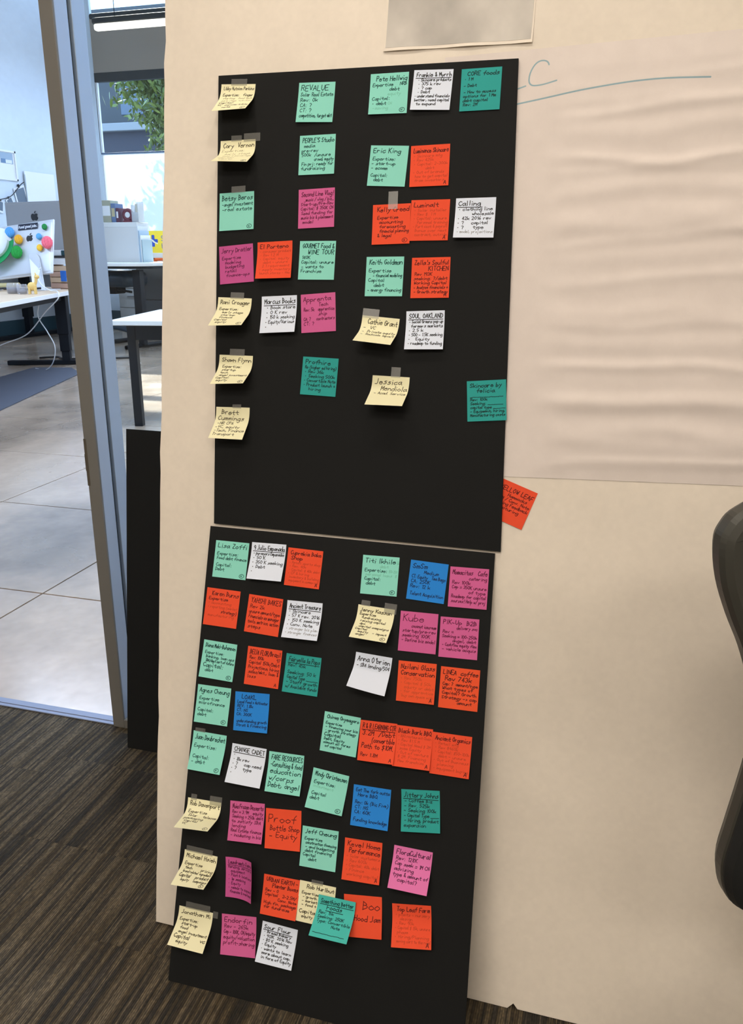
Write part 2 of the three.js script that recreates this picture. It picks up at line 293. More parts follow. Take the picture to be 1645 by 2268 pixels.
{
  const r = rng(17), pts = [[-0.897, 0.004]];
  pts.push([-0.19, 0.001], [-0.104, 0], [-0.093, 0.012], [-0.084, 0.002], [0.6, 0.0], [0.6, 3.11], [-0.997, 3.11]);
  for (let v = 3.0; v > 0.05; v -= 0.045) { const x = -0.897 - 0.0335 * v; pts.push([x + (r() < 0.35 ? (r() - 0.5) * 0.0045 : 0), v]); }
  const t = thing('wall_panel', 'tall cream-white foam panel leaning against the glazed wall', 'panel');
  fix(t, 'panel', 0, 0);
  part('panel_sheet', scaleUv(slab(poly(pts), 0.025, 0.001).translate(0, 0, -0.025), 0.8), M.panel, t);
}
{ // roll paper with horizontal ripples and blue marker
  const W = 0.92, H = 0.79, c = document.createElement('canvas'); c.width = 1840; c.height = 1580; const x = c.getContext('2d');
  x.fillStyle = '#e4d9d3'; x.fillRect(0, 0, 1840, 1580);
  const im = x.getImageData(0, 0, 1840, 1580); for (let i = 0; i < im.data.length; i += 4) { const p = i / 4, n = (fbm((p % 1840) / 60, Math.floor(p / 1840) / 60, 3) - 0.5) * 7; for (let k = 0; k < 3; k++) im.data[i + k] += n; } x.putImageData(im, 0, 0);
  x.strokeStyle = 'rgba(96,148,170,0.62)'; x.lineWidth = 8; x.lineCap = 'round'; x.lineJoin = 'round';
  const line = (p, w = 8) => { x.lineWidth = w; x.beginPath(); x.moveTo(...p[0]); for (let i = 1; i + 1 < p.length; i++) x.quadraticCurveTo(...p[i], (p[i][0] + p[i + 1][0]) / 2, (p[i][1] + p[i + 1][1]) / 2); x.lineTo(...p[p.length - 1]); x.stroke(); };
  const px = (u, v) => { const a = u + 0.362, b = v - 1.850, c0 = Math.cos(0.032), s0 = Math.sin(0.032); return [(a * c0 + b * s0) / W * 1840, (a * s0 - b * c0) / H * 1580]; };
  // the letter C, the end of a letter before it and the long underline, in panel coordinates
  line([px(-0.166, 1.826), px(-0.168, 1.834), px(-0.188, 1.834), px(-0.201, 1.812), px(-0.200, 1.790), px(-0.178, 1.790), px(-0.150, 1.797)], 5);
  line([px(-0.30, 1.765), px(-0.235, 1.781), px(-0.206, 1.790)], 5);
  line([px(-0.30, 1.744), px(-0.223, 1.758), px(-0.105, 1.777), px(0.010, 1.791), px(0.115, 1.788)], 5.5);
  const tx = new THREE.CanvasTexture(c); tx.colorSpace = THREE.SRGBColorSpace; tx.magFilter = THREE.LinearFilter;
  const folds = [], r = rng(23);
  for (let v = 0.10; v < 0.99; v += 0.026 + r() * 0.030) folds.push([v, 0.0012 + r() * 0.0026, 0.012 + r() * 0.016, r() * 20, r()]);
  folds.push([0.80, 0.0055, 0.022, 3.3, 0.4]);
  const height = (s, t) => {
    let z = 0.003 + 0.0016 * (fbm(s * 3, t * 3, 2) - 0.4);
    for (const [v, a, w, ph, b] of folds) { const c0 = v + 0.045 * (vnoise(s * 2.2 + ph, ph) - 0.5) + 0.028 * (vnoise(s * 7 + ph, 4 + ph) - 0.5) - 0.012 * s, d = (t - c0) / w; z += a * (0.1 + 1.25 * vnoise(s * 4.5 + ph * 2, b * 9)) * Math.exp(-d * d) * (1 + 0.6 * d); }
    const edge = Math.min(1, Math.min(t, 1 - t) / 0.05); const q = Math.min(1, Math.max(0, (s - 0.190) / 0.10)); return 0.0006 + Math.max(0, z) * edge * q * q * (3 - 2 * q);
  };
  const g = sheet((s, t) => V3(s * W, -t * H, height(s, t)), 90, 240, 0.0003);
  const m = whole('roll_paper', g, new THREE.MeshStandardMaterial({ map: tx, roughness: 0.8, side: THREE.DoubleSide }), 'wide rippled sheet of white roll paper taped on the panel, with blue marker lines', 'paper');
  fix(m, 'panel', -0.362, 1.850, 0.0004, 0.032);
}
{ // grey photograph print with a white border
  const t = thing('photo_print', 'grey cloudy photograph print with white border at the top of the panel', 'photo print');
  fix(t, 'panel', -0.4845, 1.868, 0.0004, -0.005);
  const curl = (s, y) => 0.0006 + 0.004 * Math.exp(-y / 0.02) * (0.35 + 0.65 * Math.sin(s * 7 + 0.6) ** 2);
  part('border', sheet((s, u) => V3(s * 0.285, (1 - u) * 0.42, curl(s, (1 - u) * 0.42)), 28, 30, 0.0003), mat(lin(0.84, 0.755, 0.65), 0.6), t);
  const tx = pixelTexture(512, 768, (u, v) => { const a = fbm(u * 3 + 1.7, v * 4 + 2.2, 5), k = 176 + (a - 0.5) * 74 + (v < 0.25 ? 16 : 0); return [k * 0.96, k * 0.93, k * 0.89]; });
  part('print', sheet((s, u) => V3(0.004 + s * 0.278, 0.006 + (1 - u) * 0.410, curl((0.004 + s * 0.278) / 0.285, 0.006 + (1 - u) * 0.410) + 0.0004), 28, 30, 0.0002), new THREE.MeshStandardMaterial({ map: tx, roughness: 0.5 }), t);
}
// black foam boards
function foamBoard(name, label, pts, place) {
  const t = thing(name, label, 'board'); place(t);
  const g = slab(poly(pts), 0.005, 0.0006).translate(0, 0, -0.005); part('board_sheet', scaleUv(g, 2), M.board, t);
  return t;
}
foamBoard('foam_board', 'upper black foam board on the white panel, holding columns of sticky notes', [[-0.795, 0.9215], [-0.186, 0.9195], [-0.222, 1.838], [-0.831, 1.840]], (t) => fix(t, 'upper', 0, 0));
foamBoard('foam_board', 'lower black foam board leaning from the carpet, holding rows of sticky notes', [[-0.792, 0.0005], [-0.170, 0.0005], [-0.1968, 0.9525], [-0.8034, 0.9525]], (t) => fix(t, 'lower', 0, 0));
foamBoard('foam_board', 'plain black foam board leaning behind the white panel against the glass', [[0, 0], [0.61, 0], [0.61, 0.972], [0, 0.975]], (t) => { t.position.set(-1.343, 0.0006, -1.932); t.rotation.set(-Math.atan2(0.145, 0.962), 0, 0); });

// ------------------------------------------------------------------ sticky notes
// single-stroke handwriting: each point is two digits, x then y, with the baseline at 3, small letters to 6 and capitals to 9
const GLYPH = {
  a: '46 26 05 04 13 23 45|46 44 53', b: '09 03|05 26 45 44 23 03', c: '46 26 05 04 13 33 44', d: '45 26 05 04 13 33 44|49 43', e: '05 45 36 16 05 04 13 33 44', f: '49 38 27 23|06 46', g: '46 26 05 04 13 33 45|46 41 20 01',
  h: '09 03|05 26 45 43', i: '16 13|18 18', j: '26 21 10 01|28 28', k: '09 03|46 04|15 43', l: '19 13', m: '06 03|05 16 26 23|25 36 46 43', n: '06 03|05 26 45 43', o: '26 05 04 23 44 45 26', p: '06 00|05 26 45 44 23 03', q: '46 26 05 04 23 44|46 40',
  r: '06 03|04 16 36', s: '46 26 15 35 44 23 03', t: '28 24 33 43|06 46', u: '06 04 13 33 45|46 43', v: '06 23 46', w: '06 13 25 33 46', x: '06 43|46 03', y: '06 24|46 23 00', z: '06 46 03 43',
  A: '03 29 43|15 35', B: '09 03|09 28 37 26 06|26 45 34 03', C: '48 29 07 05 23 44', D: '09 03|09 38 46 34 03', E: '49 09 03 43|06 36', F: '49 09 03|06 36', G: '48 29 07 05 23 44 46 26', H: '09 03|49 43|06 46', I: '19 13', J: '39 34 23 03',
  K: '09 03|49 06|16 43', L: '09 03 43', M: '03 09 25 49 43', N: '03 09 43 49', O: '29 07 05 23 45 47 29', P: '09 03|09 39 47 26 06', Q: '29 07 05 23 45 47 29|34 53', R: '09 03|09 39 47 26 06|26 43', S: '48 29 07 26 44 23 04', T: '09 49|29 23',
  U: '09 05 23 45 49', V: '09 23 49', W: '09 13 27 33 49', X: '09 43|49 03', Y: '09 26 49|26 23', Z: '09 49 03 43',
  0: '29 07 05 23 45 47 29', 1: '18 29 23', 2: '08 29 47 03 43', 3: '08 29 47 26 45 23 04', 4: '39 05 45|39 33', 5: '49 09 06 36 45 23 03', 6: '39 06 04 23 44 36 05', 7: '09 49 13', 8: '26 08 29 48 26 04 23 44 26', 9: '46 26 07 29 48 46 33',
  '.': '13 13', ',': '14 02', '-': '05 35', '/': '02 49', ':': '16 16|13 13', '?': '08 29 47 25 24|23 23', '&': '43 08 29 27 04 23 45', "'": '29 27', '(': '39 16 14 31', ')': '19 36 34 11', '+': '05 45|27 23', '$': '48 28 07 45 24 04|29 22', '!': '29 25|23 23', _: '02 52', '=': '06 46|04 44', '>': '16 45 13',
};
function write(x, text, X, Y, size, width, r, slant = 0.12) {        // size: height of a capital in pixels; width: longest allowed
  const sp = 5.4, unit = size / 6; let adv = 0; for (const ch of text) adv += (ch === ' ' ? 3.6 : 'iI1l.,:\'!'.includes(ch) ? 3.4 : sp);
  const kx = Math.min(unit * 0.92, width / adv), P = (px, py) => [X + px * kx + (py - 3) * unit * slant, Y - (py - 3) * unit];
  let at = 0;
  for (const ch of text) {
    const up = (r() - 0.5) * 0.7;
    if (ch === '*') { x.beginPath(); x.arc(...P(at + 2, 5.2), Math.max(2.3, unit * 0.8), 0, 7); x.fill(); } else if (GLYPH[ch]) for (const stroke of GLYPH[ch].split('|')) {
      const p = stroke.split(' ').map((q) => P(at + Number(q[0]) + (r() - 0.5) * 0.5, Number(q[1]) + up + (r() - 0.5) * 0.5));
      x.beginPath(); x.moveTo(...p[0]);
      if (p.length === 2) x.lineTo(p[1][0] + 0.6, p[1][1]);
      else { for (let i = 1; i < p.length - 1; i++) { const a = p[i - 1], b = p[i], c = p[i + 1]; x.lineTo(b[0] + (a[0] - b[0]) * 0.22, b[1] + (a[1] - b[1]) * 0.22); x.quadraticCurveTo(...b, b[0] + (c[0] - b[0]) * 0.22, b[1] + (c[1] - b[1]) * 0.22); } x.lineTo(...p[p.length - 1]); }
      x.stroke();
    }
    at += ch === ' ' ? 3.6 : 'iI1l.,:\'!'.includes(ch) ? 3.4 : sp;
  }
  return at * kx;
}
// paper colour, main ink, faint ink
const PAPER = {
  mint: ['#90e0d0', '#123f3b', '#74c2ab'], teal: ['#28a09a', '#06302f', '#1d7a70'], tealight: ['#46bdb4', '#07403e', '#2a8c80'], red: ['#f0502c', '#5a1008', '#c23c1c'], orange: ['#f0552a', '#4a1008', '#c9471f'], magenta: ['#d4619b', '#5e0f38', '#a73d76'],
  purple: ['#c65394', '#5a1040', '#9c3a75'], pink: ['#e477b4', '#4d1238', '#b9558e'], blue: ['#1f86e0', '#06224e', '#1662a8'], yellow: ['#f4efc8', '#4c4630', '#a39a72'], white: ['#e5eeff', '#25262a', '#85878c'],
};
const CELL = 256, COLS = 8, ROWS = 5, atlases = [0, 1].map(() => { const c = document.createElement('canvas'); c.width = CELL * COLS; c.height = CELL * ROWS; return c; });
function drawNote(cell, colour, text, mark, seed) {
  const x = atlases[Math.floor(cell / 40)].getContext('2d'), k = cell % 40, ox = (k % COLS) * CELL, oy = Math.floor(k / COLS) * CELL, [paper, ink, faint] = PAPER[colour], r = rng(seed * 31 + 7);
  x.save(); x.beginPath(); x.rect(ox, oy, CELL, CELL); x.clip(); x.fillStyle = paper; x.fillRect(ox, oy, CELL, CELL);
  x.lineCap = x.lineJoin = 'round';
  const lines = text.split('|'), weight = (l) => (l.startsWith('##') ? 2 : l.startsWith('#') ? 1.35 : l.trim() === '' ? 0.55 : l.startsWith('~') ? 0.92 : 1);
  const total = lines.reduce((s, l) => s + weight(l), 0), unit = Math.min(34, 214 / total); let y = oy + 16;
  for (let l of lines) {
    const w = weight(l), big = l.startsWith('#'); y += unit * w;
    let t = l.replace(/^#+/, ''); const under = t.startsWith('='); if (under) t = t.slice(1);
    const isFaint = t.startsWith('~'); if (isFaint) t = t.slice(1);
    const [main, rest] = t.split('~'); const lead = main.length - main.trimStart().length, size = unit * w * (big ? 0.74 : 0.70), xs = ox + 18 + Math.min(110, lead * size * 0.36) + r() * 5;
    x.strokeStyle = x.fillStyle = isFaint ? faint : ink; x.lineWidth = isFaint ? 2.6 : big ? 4.4 : 3.6;
    if (main.trim()) { const n = write(x, main.trim(), xs, y - unit * w * 0.2, size, ox + CELL - 8 - xs, r, colour === 'white' ? 0.05 : 0.13); if (under) { x.lineWidth = 4.5; x.beginPath(); x.moveTo(xs - 4, y + 2); x.lineTo(Math.min(ox + CELL - 12, xs + n + 6), y + 1 + r() * 4); x.stroke(); }
      if (rest) { x.strokeStyle = x.fillStyle = faint; x.lineWidth = 2.4; write(x, rest.trim(), xs + n + 8, y - unit * w * 0.2, size * 0.8, Math.max(20, ox + CELL - 8 - xs - n - 8), r); } }
  }
  x.strokeStyle = ink; x.lineWidth = 3.2;
  if (mark === 'N' || mark === 'n') { x.beginPath(); x.ellipse(ox + 222, oy + 232, 17, 13, -0.2, 0, 7); x.stroke(); x.lineWidth = 2.6; write(x, 'N', ox + 214, oy + 239, 14, 18, r); }
  if (mark === 'A') { x.lineWidth = 4; write(x, 'A', ox + 222, oy + 244, 24, 22, r); }
  x.restore();
}
const noteMats = [];
const NOTES = [
  ['upper', 'yellow', -0.8226, 1.8221, -0.0417, 0.7046, 0.8125, 0.0755, 0.076, 0, 0.0006, 'Libby Hutsinn Parkins||Expertise:   finger|~ starting   food tech|~ early stage  nutrition|Capital:|VC  convertible|      note', 'N', 'topmost yellow note of the upper board, taped and curling out past its left edge', [[0.52, 0.46, 0.01, 0.003]]],
  ['upper', 'yellow', -0.8189, 1.7097, 0.0207, 1.0042, 0.8958, 0.0775, 0.0736, 0, 0.0006, '#Cory  Vernon|~Expertise:|~   early stage|~  food + beverage|~Capital:|~  equity', 'n', 'strongly curled yellow note under two pieces of tape, second in the upper board left column', [[0.46, 0.3, 0.009, 0.002], [0.9, 0.46, 0.012, 0.004]]],
  ['upper', 'mint', -0.8158, 1.6049, 0.0483, 0.0392, 0.0443, 0.0768, 0.0763, 0, 0.0006, '#Betsy Beros|-angel investment|-real estate| | | ', 'N', 'only mint green note in the left column of the upper board, taped on', [[0.55, 0.4, 0.012, 0.001]]],
  ['upper', 'mint', -0.653, 1.8162, -0.0212, 0.0922, 0.03, 0.0762, 0.0772, 0, 0.0006, '#REVALUE|Solar Real Estate|Rev: 0k|CA: ?|CT: ?|competition, target mkt', '', 'topmost mint green note in the third column of the upper board, above another mint note', []],
  ['upper', 'mint', -0.6454, 1.7139, 0.0178, 0.03, 0.03, 0.0752, 0.0768, 0, 0.0006, '#PEOPLE\'S Studio|  media|pre-rev|500k  /unsure|            crowd, equity|Fin prj: ready for|fundraising', '', 'mint green note with a mint note above and a magenta note below, upper board', []],
  ['upper', 'magenta', -0.642, 1.609, 0.0441, 0.03, 0.03, 0.0762, 0.0767, 0, 0.0006, '#Second Line Vlog!|   _music / vlog / biz_|Start-up/Pre-Rev|Capital: $ 350K CN|Seed funding for|music biz & placement|  model', '', 'magenta note between two mint green notes in the third column of the upper board', []],
  ['upper', 'purple', -0.8119, 1.4974, 0.092, 0.03, 0.03, 0.0759, 0.0773, 0, 0.0006, '#Jerry Dratler||Expertise|   modeling|   budgeting|   retail|    finance-ops|', '', 'purple pink note at the left edge of the upper board, beside a red note', []],
  ['upper', 'red', -0.7259, 1.5059, 0.0508, 0.2394, 0.1665, 0.076, 0.0762, 0, 0.0006, '#El Porteno|~* consumer product|~* Rev 1.2 M|~* Capital: equity|~    debt - unsure|~    2.1 requirement|~* supply inventory|~ launch stores - few', '', 'bright red note between a purple note and a mint note on the upper board', []],
  ['upper', 'mint', -0.6333, 1.5085, 0.0027, 0.03, 0.03, 0.0764, 0.0764, 0, 0.0006, '#GOURMET Food &|#    WINE TOUR|140K|Capital: unsure|- wants to|Franchise|', '', 'mint green note right of the bright red note, upper board left half', []],
  ['upper', 'yellow', -0.8083, 1.3949, -0.022, 0.7807, 0.8892, 0.0756, 0.0775, 0, 0.0006, '#Rani Croager||Expertise:|    early stage|    startup|    finance|Capital|   equity', 'N', 'curled taped yellow note left of the white note, upper board left half', [[0.57, 0.4, 0.011, 0.002]]],
  ['upper', 'white', -0.7106, 1.3973, 0.055, 0.2451, 0.2757, 0.0767, 0.077, 0, 0.0006, '#=Marcus Books|  * Book store|  * 0 K rev|  * 150 k seeking|  * Equity/Various|  *', '', 'white note between a curled yellow note and a magenta note on the upper board', []],
  ['upper', 'magenta', -0.6257, 1.4022, 0.0846, 0.03, 0.03, 0.0735, 0.0769, 0, 0.0006, '#Apprenta|              Tech|Rev: 5k   apprentice|              ship|CA: ?     contractors|CT: ?|', '', 'magenta note right of a white note and above the teal note on the upper board', []],
  ['upper', 'yellow', -0.7993, 1.2767, -0.0023, 0.7873, 0.9027, 0.0755, 0.0777, 0, 0.0006, '#Shawn Flynn||  Expertise:|  startup|  tech|  angel investment|Capital:|  equity', 'N', 'curled taped yellow note, second from bottom in the left column of the upper board', [[0.53, 0.44, 0.013, 0.001]]],
  ['upper', 'teal', -0.6131, 1.2791, -0.0249, 0.041, 0.03, 0.0759, 0.0764, 0, 0.0006, '#Profhire|Re (higher ed hiring)|* Rev 36k|* Seeking 500k|* Convertible Note|* Product launch +|     hiring', '', 'teal note below a magenta note in the left half of the upper board', []],
  ['upper', 'yellow', -0.8014, 1.1682, 0.0231, 0.7066, 0.6817, 0.076, 0.0773, 0, 0.0006, '#  Brett|#Cummings| -NR CPA|-VC, equity|-Tech, Finance|Transport', '', 'lowest yellow note of the upper board, overhanging its left edge with faint tape above', [[0.62, 0.26, 0.006, 0.002]]],
  ['upper', 'mint', -0.5053, 1.8246, 0.0079, 0.0835, 0.03, 0.0763, 0.0771, 0, 0.0006, '#  Pete Hellwig|Expertise    NRB|                   debt|~               equity|Capital:|* debt   ~CN|~ -saving', 'N', 'mint green note at the top right of the upper board, left of a white note', []],
  ['upper', 'white', -0.4188, 1.8274, -0.0291, 0.1323, 0.0701, 0.0763, 0.0758, 0, 0.0006, '#=Frankie & Myrrh|  * Skincare products|  * 375 k rev|  * ? cap|  * Debt|* understand financials|better, need capital|  to expand', '', 'topmost white note of the upper board, between a mint note and a teal note', []],
  ['upper', 'teal', -0.3268, 1.8238, 0.011, 0.03, 0.03, 0.0759, 0.0773, 0, 0.0006, '#  CORE foods|* 1 M||- Debt||- How to access|options for 1 Mm|debt capital|Rev: 2M', '', 'teal note in the top right corner of the upper board, right of a white note', []],
  ['upper', 'mint', -0.4961, 1.6907, -0.0438, 0.03, 0.03, 0.0764, 0.0771, 0, 0.0006, '#Eric King||Expertise:|- start-up|- ecomm||Capital:|   debt', '', 'mint green note left of a red note and above the taped red note, upper board', []],
  ['upper', 'red', -0.4155, 1.6866, 0.0273, 0.0518, 0.03, 0.0762, 0.0775, 0, 0.0006, '#Luminance Skincare|~* Skincare mfg|~* Rev 425k|~* Capital: 2-300k|~             debt|~* Out of brands|~  how to get capital|~  from investors', 'A', 'topmost red note of the upper board, right of a mint note', []],
  ['upper', 'red', -0.4846, 1.5768, 0.0314, 0.03, 0.03, 0.0761, 0.0765, 0, 0.0012, '# Kelly Creed||  Expertise|    accounting|    forecasting|    financial planning|  & legal|', 'N', 'red note with a vertical strip of tape, overlapping the red note beside it', [[0.53, 0.25, 0.024, 0.013]]],
  ['upper', 'red', -0.4079, 1.585, 0.0105, 0.03, 0.03, 0.0759, 0.0772, 0, 0.0006, '#Luminalt|~* Solar installer|~* Rev $  1 M|~* Capital: unsure|~    Personal training|~* Part cost & payroll|~  Bonus over next|~  contract, outside', 'A', 'red note partly under the vertically taped red note, upper board', []],
  ['upper', 'white', -0.3206, 1.587, 0.0139, 0.2107, 0.1347, 0.0764, 0.0765, 0, 0.0006, '#=Calling|* clothing line|            wholesale|* 42k 2016 rev|* ?    capital|* ?     type|~* model, projections', '', 'white note alone near the right edge of the upper board, right of two red notes', []],
  ['upper', 'mint', -0.4913, 1.4774, 0.013, 0.03, 0.03, 0.0761, 0.0765, 0, 0.0006, '#Keith Goldman||Expertise|    - financial modeling|Capital|     debt|- energy financing', '', 'lowest mint green note of the upper board, left of a red note', []],
  ['upper', 'red', -0.3992, 1.4758, 0.0255, 0.03, 0.03, 0.0757, 0.0773, 0, 0.0006, '#Zella\'s Soulful|#         KITCHEN|Rev 193K|seeking: ?/debt|Working Capital|- Analyze financials +|- Growth strategy', 'A', 'lowest red note of the upper board, directly above a white note', []],
  ['upper', 'yellow', -0.4926, 1.3641, -0.0744, 0.992, 0.9723, 0.0766, 0.076, 0, 0.0006, '#  Cathie Grant|-  VC|-  Private equity|-  Radicale Impact||', '', 'curled taped yellow note left of the lowest white note of the upper board', [[0.22, 0.44, 0.014, 0.004]]],
  ['upper', 'white', -0.4037, 1.3734, 0.0455, 0.265, 0.1972, 0.076, 0.0765, 0, 0.0006, '#=SOUL OAKLAND|* Social Greens pop up|  farmers markets|* 2.5 k|* 500 - 1.5K seeking|*   Equity|* roadmap to funding', '', 'lowest white note of the upper board, right of a curled yellow note', []],
  ['upper', 'yellow', -0.4641, 1.2472, -0.0173, 0.8957, 0.9397, 0.0757, 0.0782, 0, 0.0006, '#Jessica|#    Mendiola| - Acad. Service|||', '', 'curled taped yellow note alone at the lower middle of the upper board', [[0.62, 0.25, 0.018, 0.002]]],
  ['upper', 'teal', -0.2751, 1.2429, 0.0909, 0.03, 0.03, 0.0751, 0.0774, 0, 0.0006, '#Skincare by|#     felicia|_______________|Rev: 100k|Seeking: _______|capital type ______|- Equipment, hiring,|Manufacturing costs', '', 'teal note at the lower right edge of the upper board, slightly overhanging', []],
  ['lower', 'mint', -0.7863, 0.9238, 0.0021, 0.03, 0.03, 0.0765, 0.0777, 0, 0.0006, '#Lisa Zoffi||Expertise:|Food debt finance||Capital:|Debt|', 'N', 'mint green note in the top left corner of the lower black board', []],
  ['lower', 'white', -0.7038, 0.9272, 0.0202, 0.269, 0.2653, 0.0767, 0.078, 0, 0.0006, '#=9 Julio Empanada|* purveyors Empanadas|* 50 K|* 350 K seeking|* Debt|*|', '', 'topmost white note of the lower board, between a mint note and a red note', []],
  ['lower', 'red', -0.6217, 0.9239, -0.0145, 0.0415, 0.03, 0.0765, 0.0781, 0, 0.0006, '#Cuprekia Bake|# Shop|~* Retail: sports shop|~* Rev. 40k|~* Capital: $ 40k debt|~* CP & hiring|~  inventory & building|~  equipment in commercial', 'A', 'red note right of the topmost white note on the lower board', []],
  ['lower', 'red', -0.7951, 0.8225, -0.0138, 0.03, 0.03, 0.0768, 0.0784, 0, 0.0006, '#  Karen Burns|Expertise|~* accounting|~* reporting (market|              strategy)|~ manufacturing||', '', 'red note at the left edge of the lower board, below the corner mint note', []],
  ['lower', 'red', -0.6983, 0.8187, -0.0364, 0.03, 0.03, 0.0766, 0.0783, 0, 0.0006, '#YAHSHI BAKES|Rev 2k|unsure amount/type|Financials as manager|tools, metrics, action|steps', '', 'red note between a red note and a white note, second row of the lower board', []],
  ['lower', 'white', -0.6123, 0.8155, 0.0224, 0.3938, 0.3605, 0.0766, 0.078, 0, 0.0006, '#=Ancient Treasure|* Skincare|* 57 K rev. 2016|* 150 K seeking|* Conv. Note|~* stronger biz plan|~* stronger finances', '', 'white note right of two red notes in the second row of the lower board', []],
  ['lower', 'mint', -0.79, 0.7125, -0.0274, 0.0926, 0.03, 0.0765, 0.0782, 0, 0.0006, '#Diana Maki-Bohannon||Expertise:|  Banking, loan ops|  SBA/dept cert of future|#Capital:|   debt|', 'N', 'mint green note directly below the leftmost red note of the lower board', []],
  ['lower', 'red', -0.6889, 0.7114, -0.0069, 0.03, 0.03, 0.0765, 0.0788, 0, 0.0006, '#BEIJA FLOR/Brazil|Rev: 100k          97|Capital 150k/Debt|Projections, hiring|sales/mkt., loan &|loss|', 'A', 'red note left of the darker teal note in the third row of the lower board', []],
  ['lower', 'teal', -0.6025, 0.7075, -0.008, 0.0939, 0.0481, 0.076, 0.0782, 0, 0.0006, '#=Fairyella la Pops|Rev: 45k||Seeking: 50 k|Capital Type _______|- Staff growth|w/ Available funds', '', 'dark teal note right of a red note in the left half of the lower board', []],
  ['lower', 'mint', -0.7934, 0.6176, 0.0117, 0.0823, 0.0712, 0.0763, 0.0783, 0, 0.0006, '#Agnes Cheung||Expertise|microfinance||Capital:|debt|', 'N', 'mint green note at the left edge of the lower board, left of a blue note', []],
  ['lower', 'blue', -0.707, 0.6144, 0.0622, 0.0589, 0.1002, 0.0765, 0.0795, 0, 0.0006, '#   LOAKL|Local Food + Activator|REV: 1.8k|CT: NS|CA: 300K||understanding growth|Strat & Financing', '', 'leftmost blue note of the lower board, right of a mint note', []],
  ['lower', 'mint', -0.7925, 0.5204, -0.0005, 0.2267, 0.2986, 0.0761, 0.0796, 0, 0.0006, '#Juan Deubrechet||Expertise:|||Capital:|- debt|', 'N', 'mint green note at the lower board left edge, directly above the curled yellow notes', [[0.2, 0.3, 0.007, 0.001]]],
  ['lower', 'white', -0.7018, 0.5078, -0.0088, 0.3575, 0.2966, 0.0766, 0.0789, 0, 0.0006, '#=CHANGE CADET|*|* 8k rev|* ?    cap need|* ?    type|*||', '', 'white note below the left blue note and left of a mint note, lower board', []],
  ['lower', 'mint', -0.6188, 0.5045, 0.0294, 0.2082, 0.2144, 0.0761, 0.0796, 0, 0.0006, '#FARE RESOURCES|#-Consulting & food|#education|#w/corps|#Debt, angel', '', 'mint green note with large writing, above the red note with large writing', []],
  ['lower', 'yellow', -0.7894, 0.3805, 0.0237, 1.2364, 1.3186, 0.0761, 0.0798, 0, 0.0006, '#Rob Davenport||Expertise|  Solar    telecom|packaging|  Capital|  VC|', 'n', 'highest yellow note of the lower board left edge, curled and held by two tape corners', [[0.18, 0.17, 0.009, 0.003], [0.84, 0.36, 0.011, 0.008]]],
  ['lower', 'magenta', -0.6935, 0.3907, 0.0812, 0.1871, 0.2515, 0.0765, 0.0787, 0, 0.0006, '#Nuia Frozen Desserts|Rev = 3.9M   equity|Seeking = 250k debt|to satisfy SBA|lending|Real Estate finance|- incubating in biz', '', 'magenta note left of the red note with large writing, lower board', []],
  ['lower', 'red', -0.6136, 0.3894, 0.0963, 0.1115, 0.1504, 0.0767, 0.0787, 0, 0.0006, '|##Proof|# Bottle Shop|# - Equity||', '', 'red note with large writing right of a magenta note, lower part of the lower board', []],
  ['lower', 'yellow', -0.7845, 0.2733, -0.0151, 1.0034, 1.1819, 0.0753, 0.0793, 0, 0.0006, '#Michael Hsieh||Expertise|  tech       pricing|  brand related  ingredient|#Capital    product|    equity    campaigns|', 'N', 'middle one of the three yellow notes at the left edge of the lower board', [[0.45, 0.8, 0.01, 0.002]]],
  ['lower', 'purple', -0.6914, 0.2757, 0.1494, 0.1379, 0.1775, 0.0763, 0.0779, 0.7631, 0.0006, '#=Laundromats & more|Vending, service &|   equipment|* Past 6 locations|* 1m seeking|* Equity|* needs to expand|  finances & overhead', '', 'narrow magenta note buckled sideways, lower left of the lower board', []],
  ['lower', 'red', -0.6032, 0.2584, 0.0227, 0.1514, 0.2219, 0.0778, 0.0774, 0, 0.0006, '#URBAN EARTH -|#     Planter Boxes|Rev - 0|Capital   2-2.5M/|              Conv. Note|High fin. package|for fundraise|', '', 'red note partly covered by a pale yellow note near the foot of the lower board', []],
  ['lower', 'yellow', -0.7835, 0.1572, 0.0032, 0.7826, 0.6398, 0.077, 0.0786, 0, 0.0006, '#Jonathan Mi||Expertise:|   start-up|   food|   angel investment|#Capital      vc|    equity', '', 'lowest yellow note of the lower board, hanging over its left edge near the floor', [[0.55, 0.72, 0.012, 0.002], [1.08, 0.14, 0.004, 0.012]]],
  ['lower', 'magenta', -0.6867, 0.1607, 0.1103, 0.1558, 0.1316, 0.0763, 0.0784, 0, 0.0006, '#Endorfin|Rev - 265k|Cap - 100K, CN/equity|equity/valuation|profit-sharing||', '', 'magenta note beside the bottommost white note at the foot of the lower board', []],
  ['lower', 'white', -0.5962, 0.1653, -0.0333, 0.3069, 0.1864, 0.0763, 0.0775, 0, 0.0006, '#=Sour Flour|* Bread Bakery|* 913K  2016 Rev|* 80 K seeking|* Equity|* wants to learn|  more about cap.|  in form of Equity', '', 'bottommost white note of the lower board, curled at its right side', []],
  ['lower', 'mint', -0.5206, 0.4874, -0.0721, 0.299, 0.1413, 0.0764, 0.0787, 0, 0.0006, '#Mindy Christensen||Expertise:|~investment||Capital|debt||', 'N', 'tilted mint green note left of the right blue note, middle of the lower board', []],
  ['lower', 'blue', -0.4333, 0.4682, 0.0227, 0.114, 0.118, 0.0767, 0.0787, 0, 0.0006, 'Eat The fork outta|  Here BBQ||Rev: 0k (Bic Five)|CT: NS|CA: 60K||Funding knowledge', '', 'lowest blue note of the lower board, between a mint note and a teal note', []],
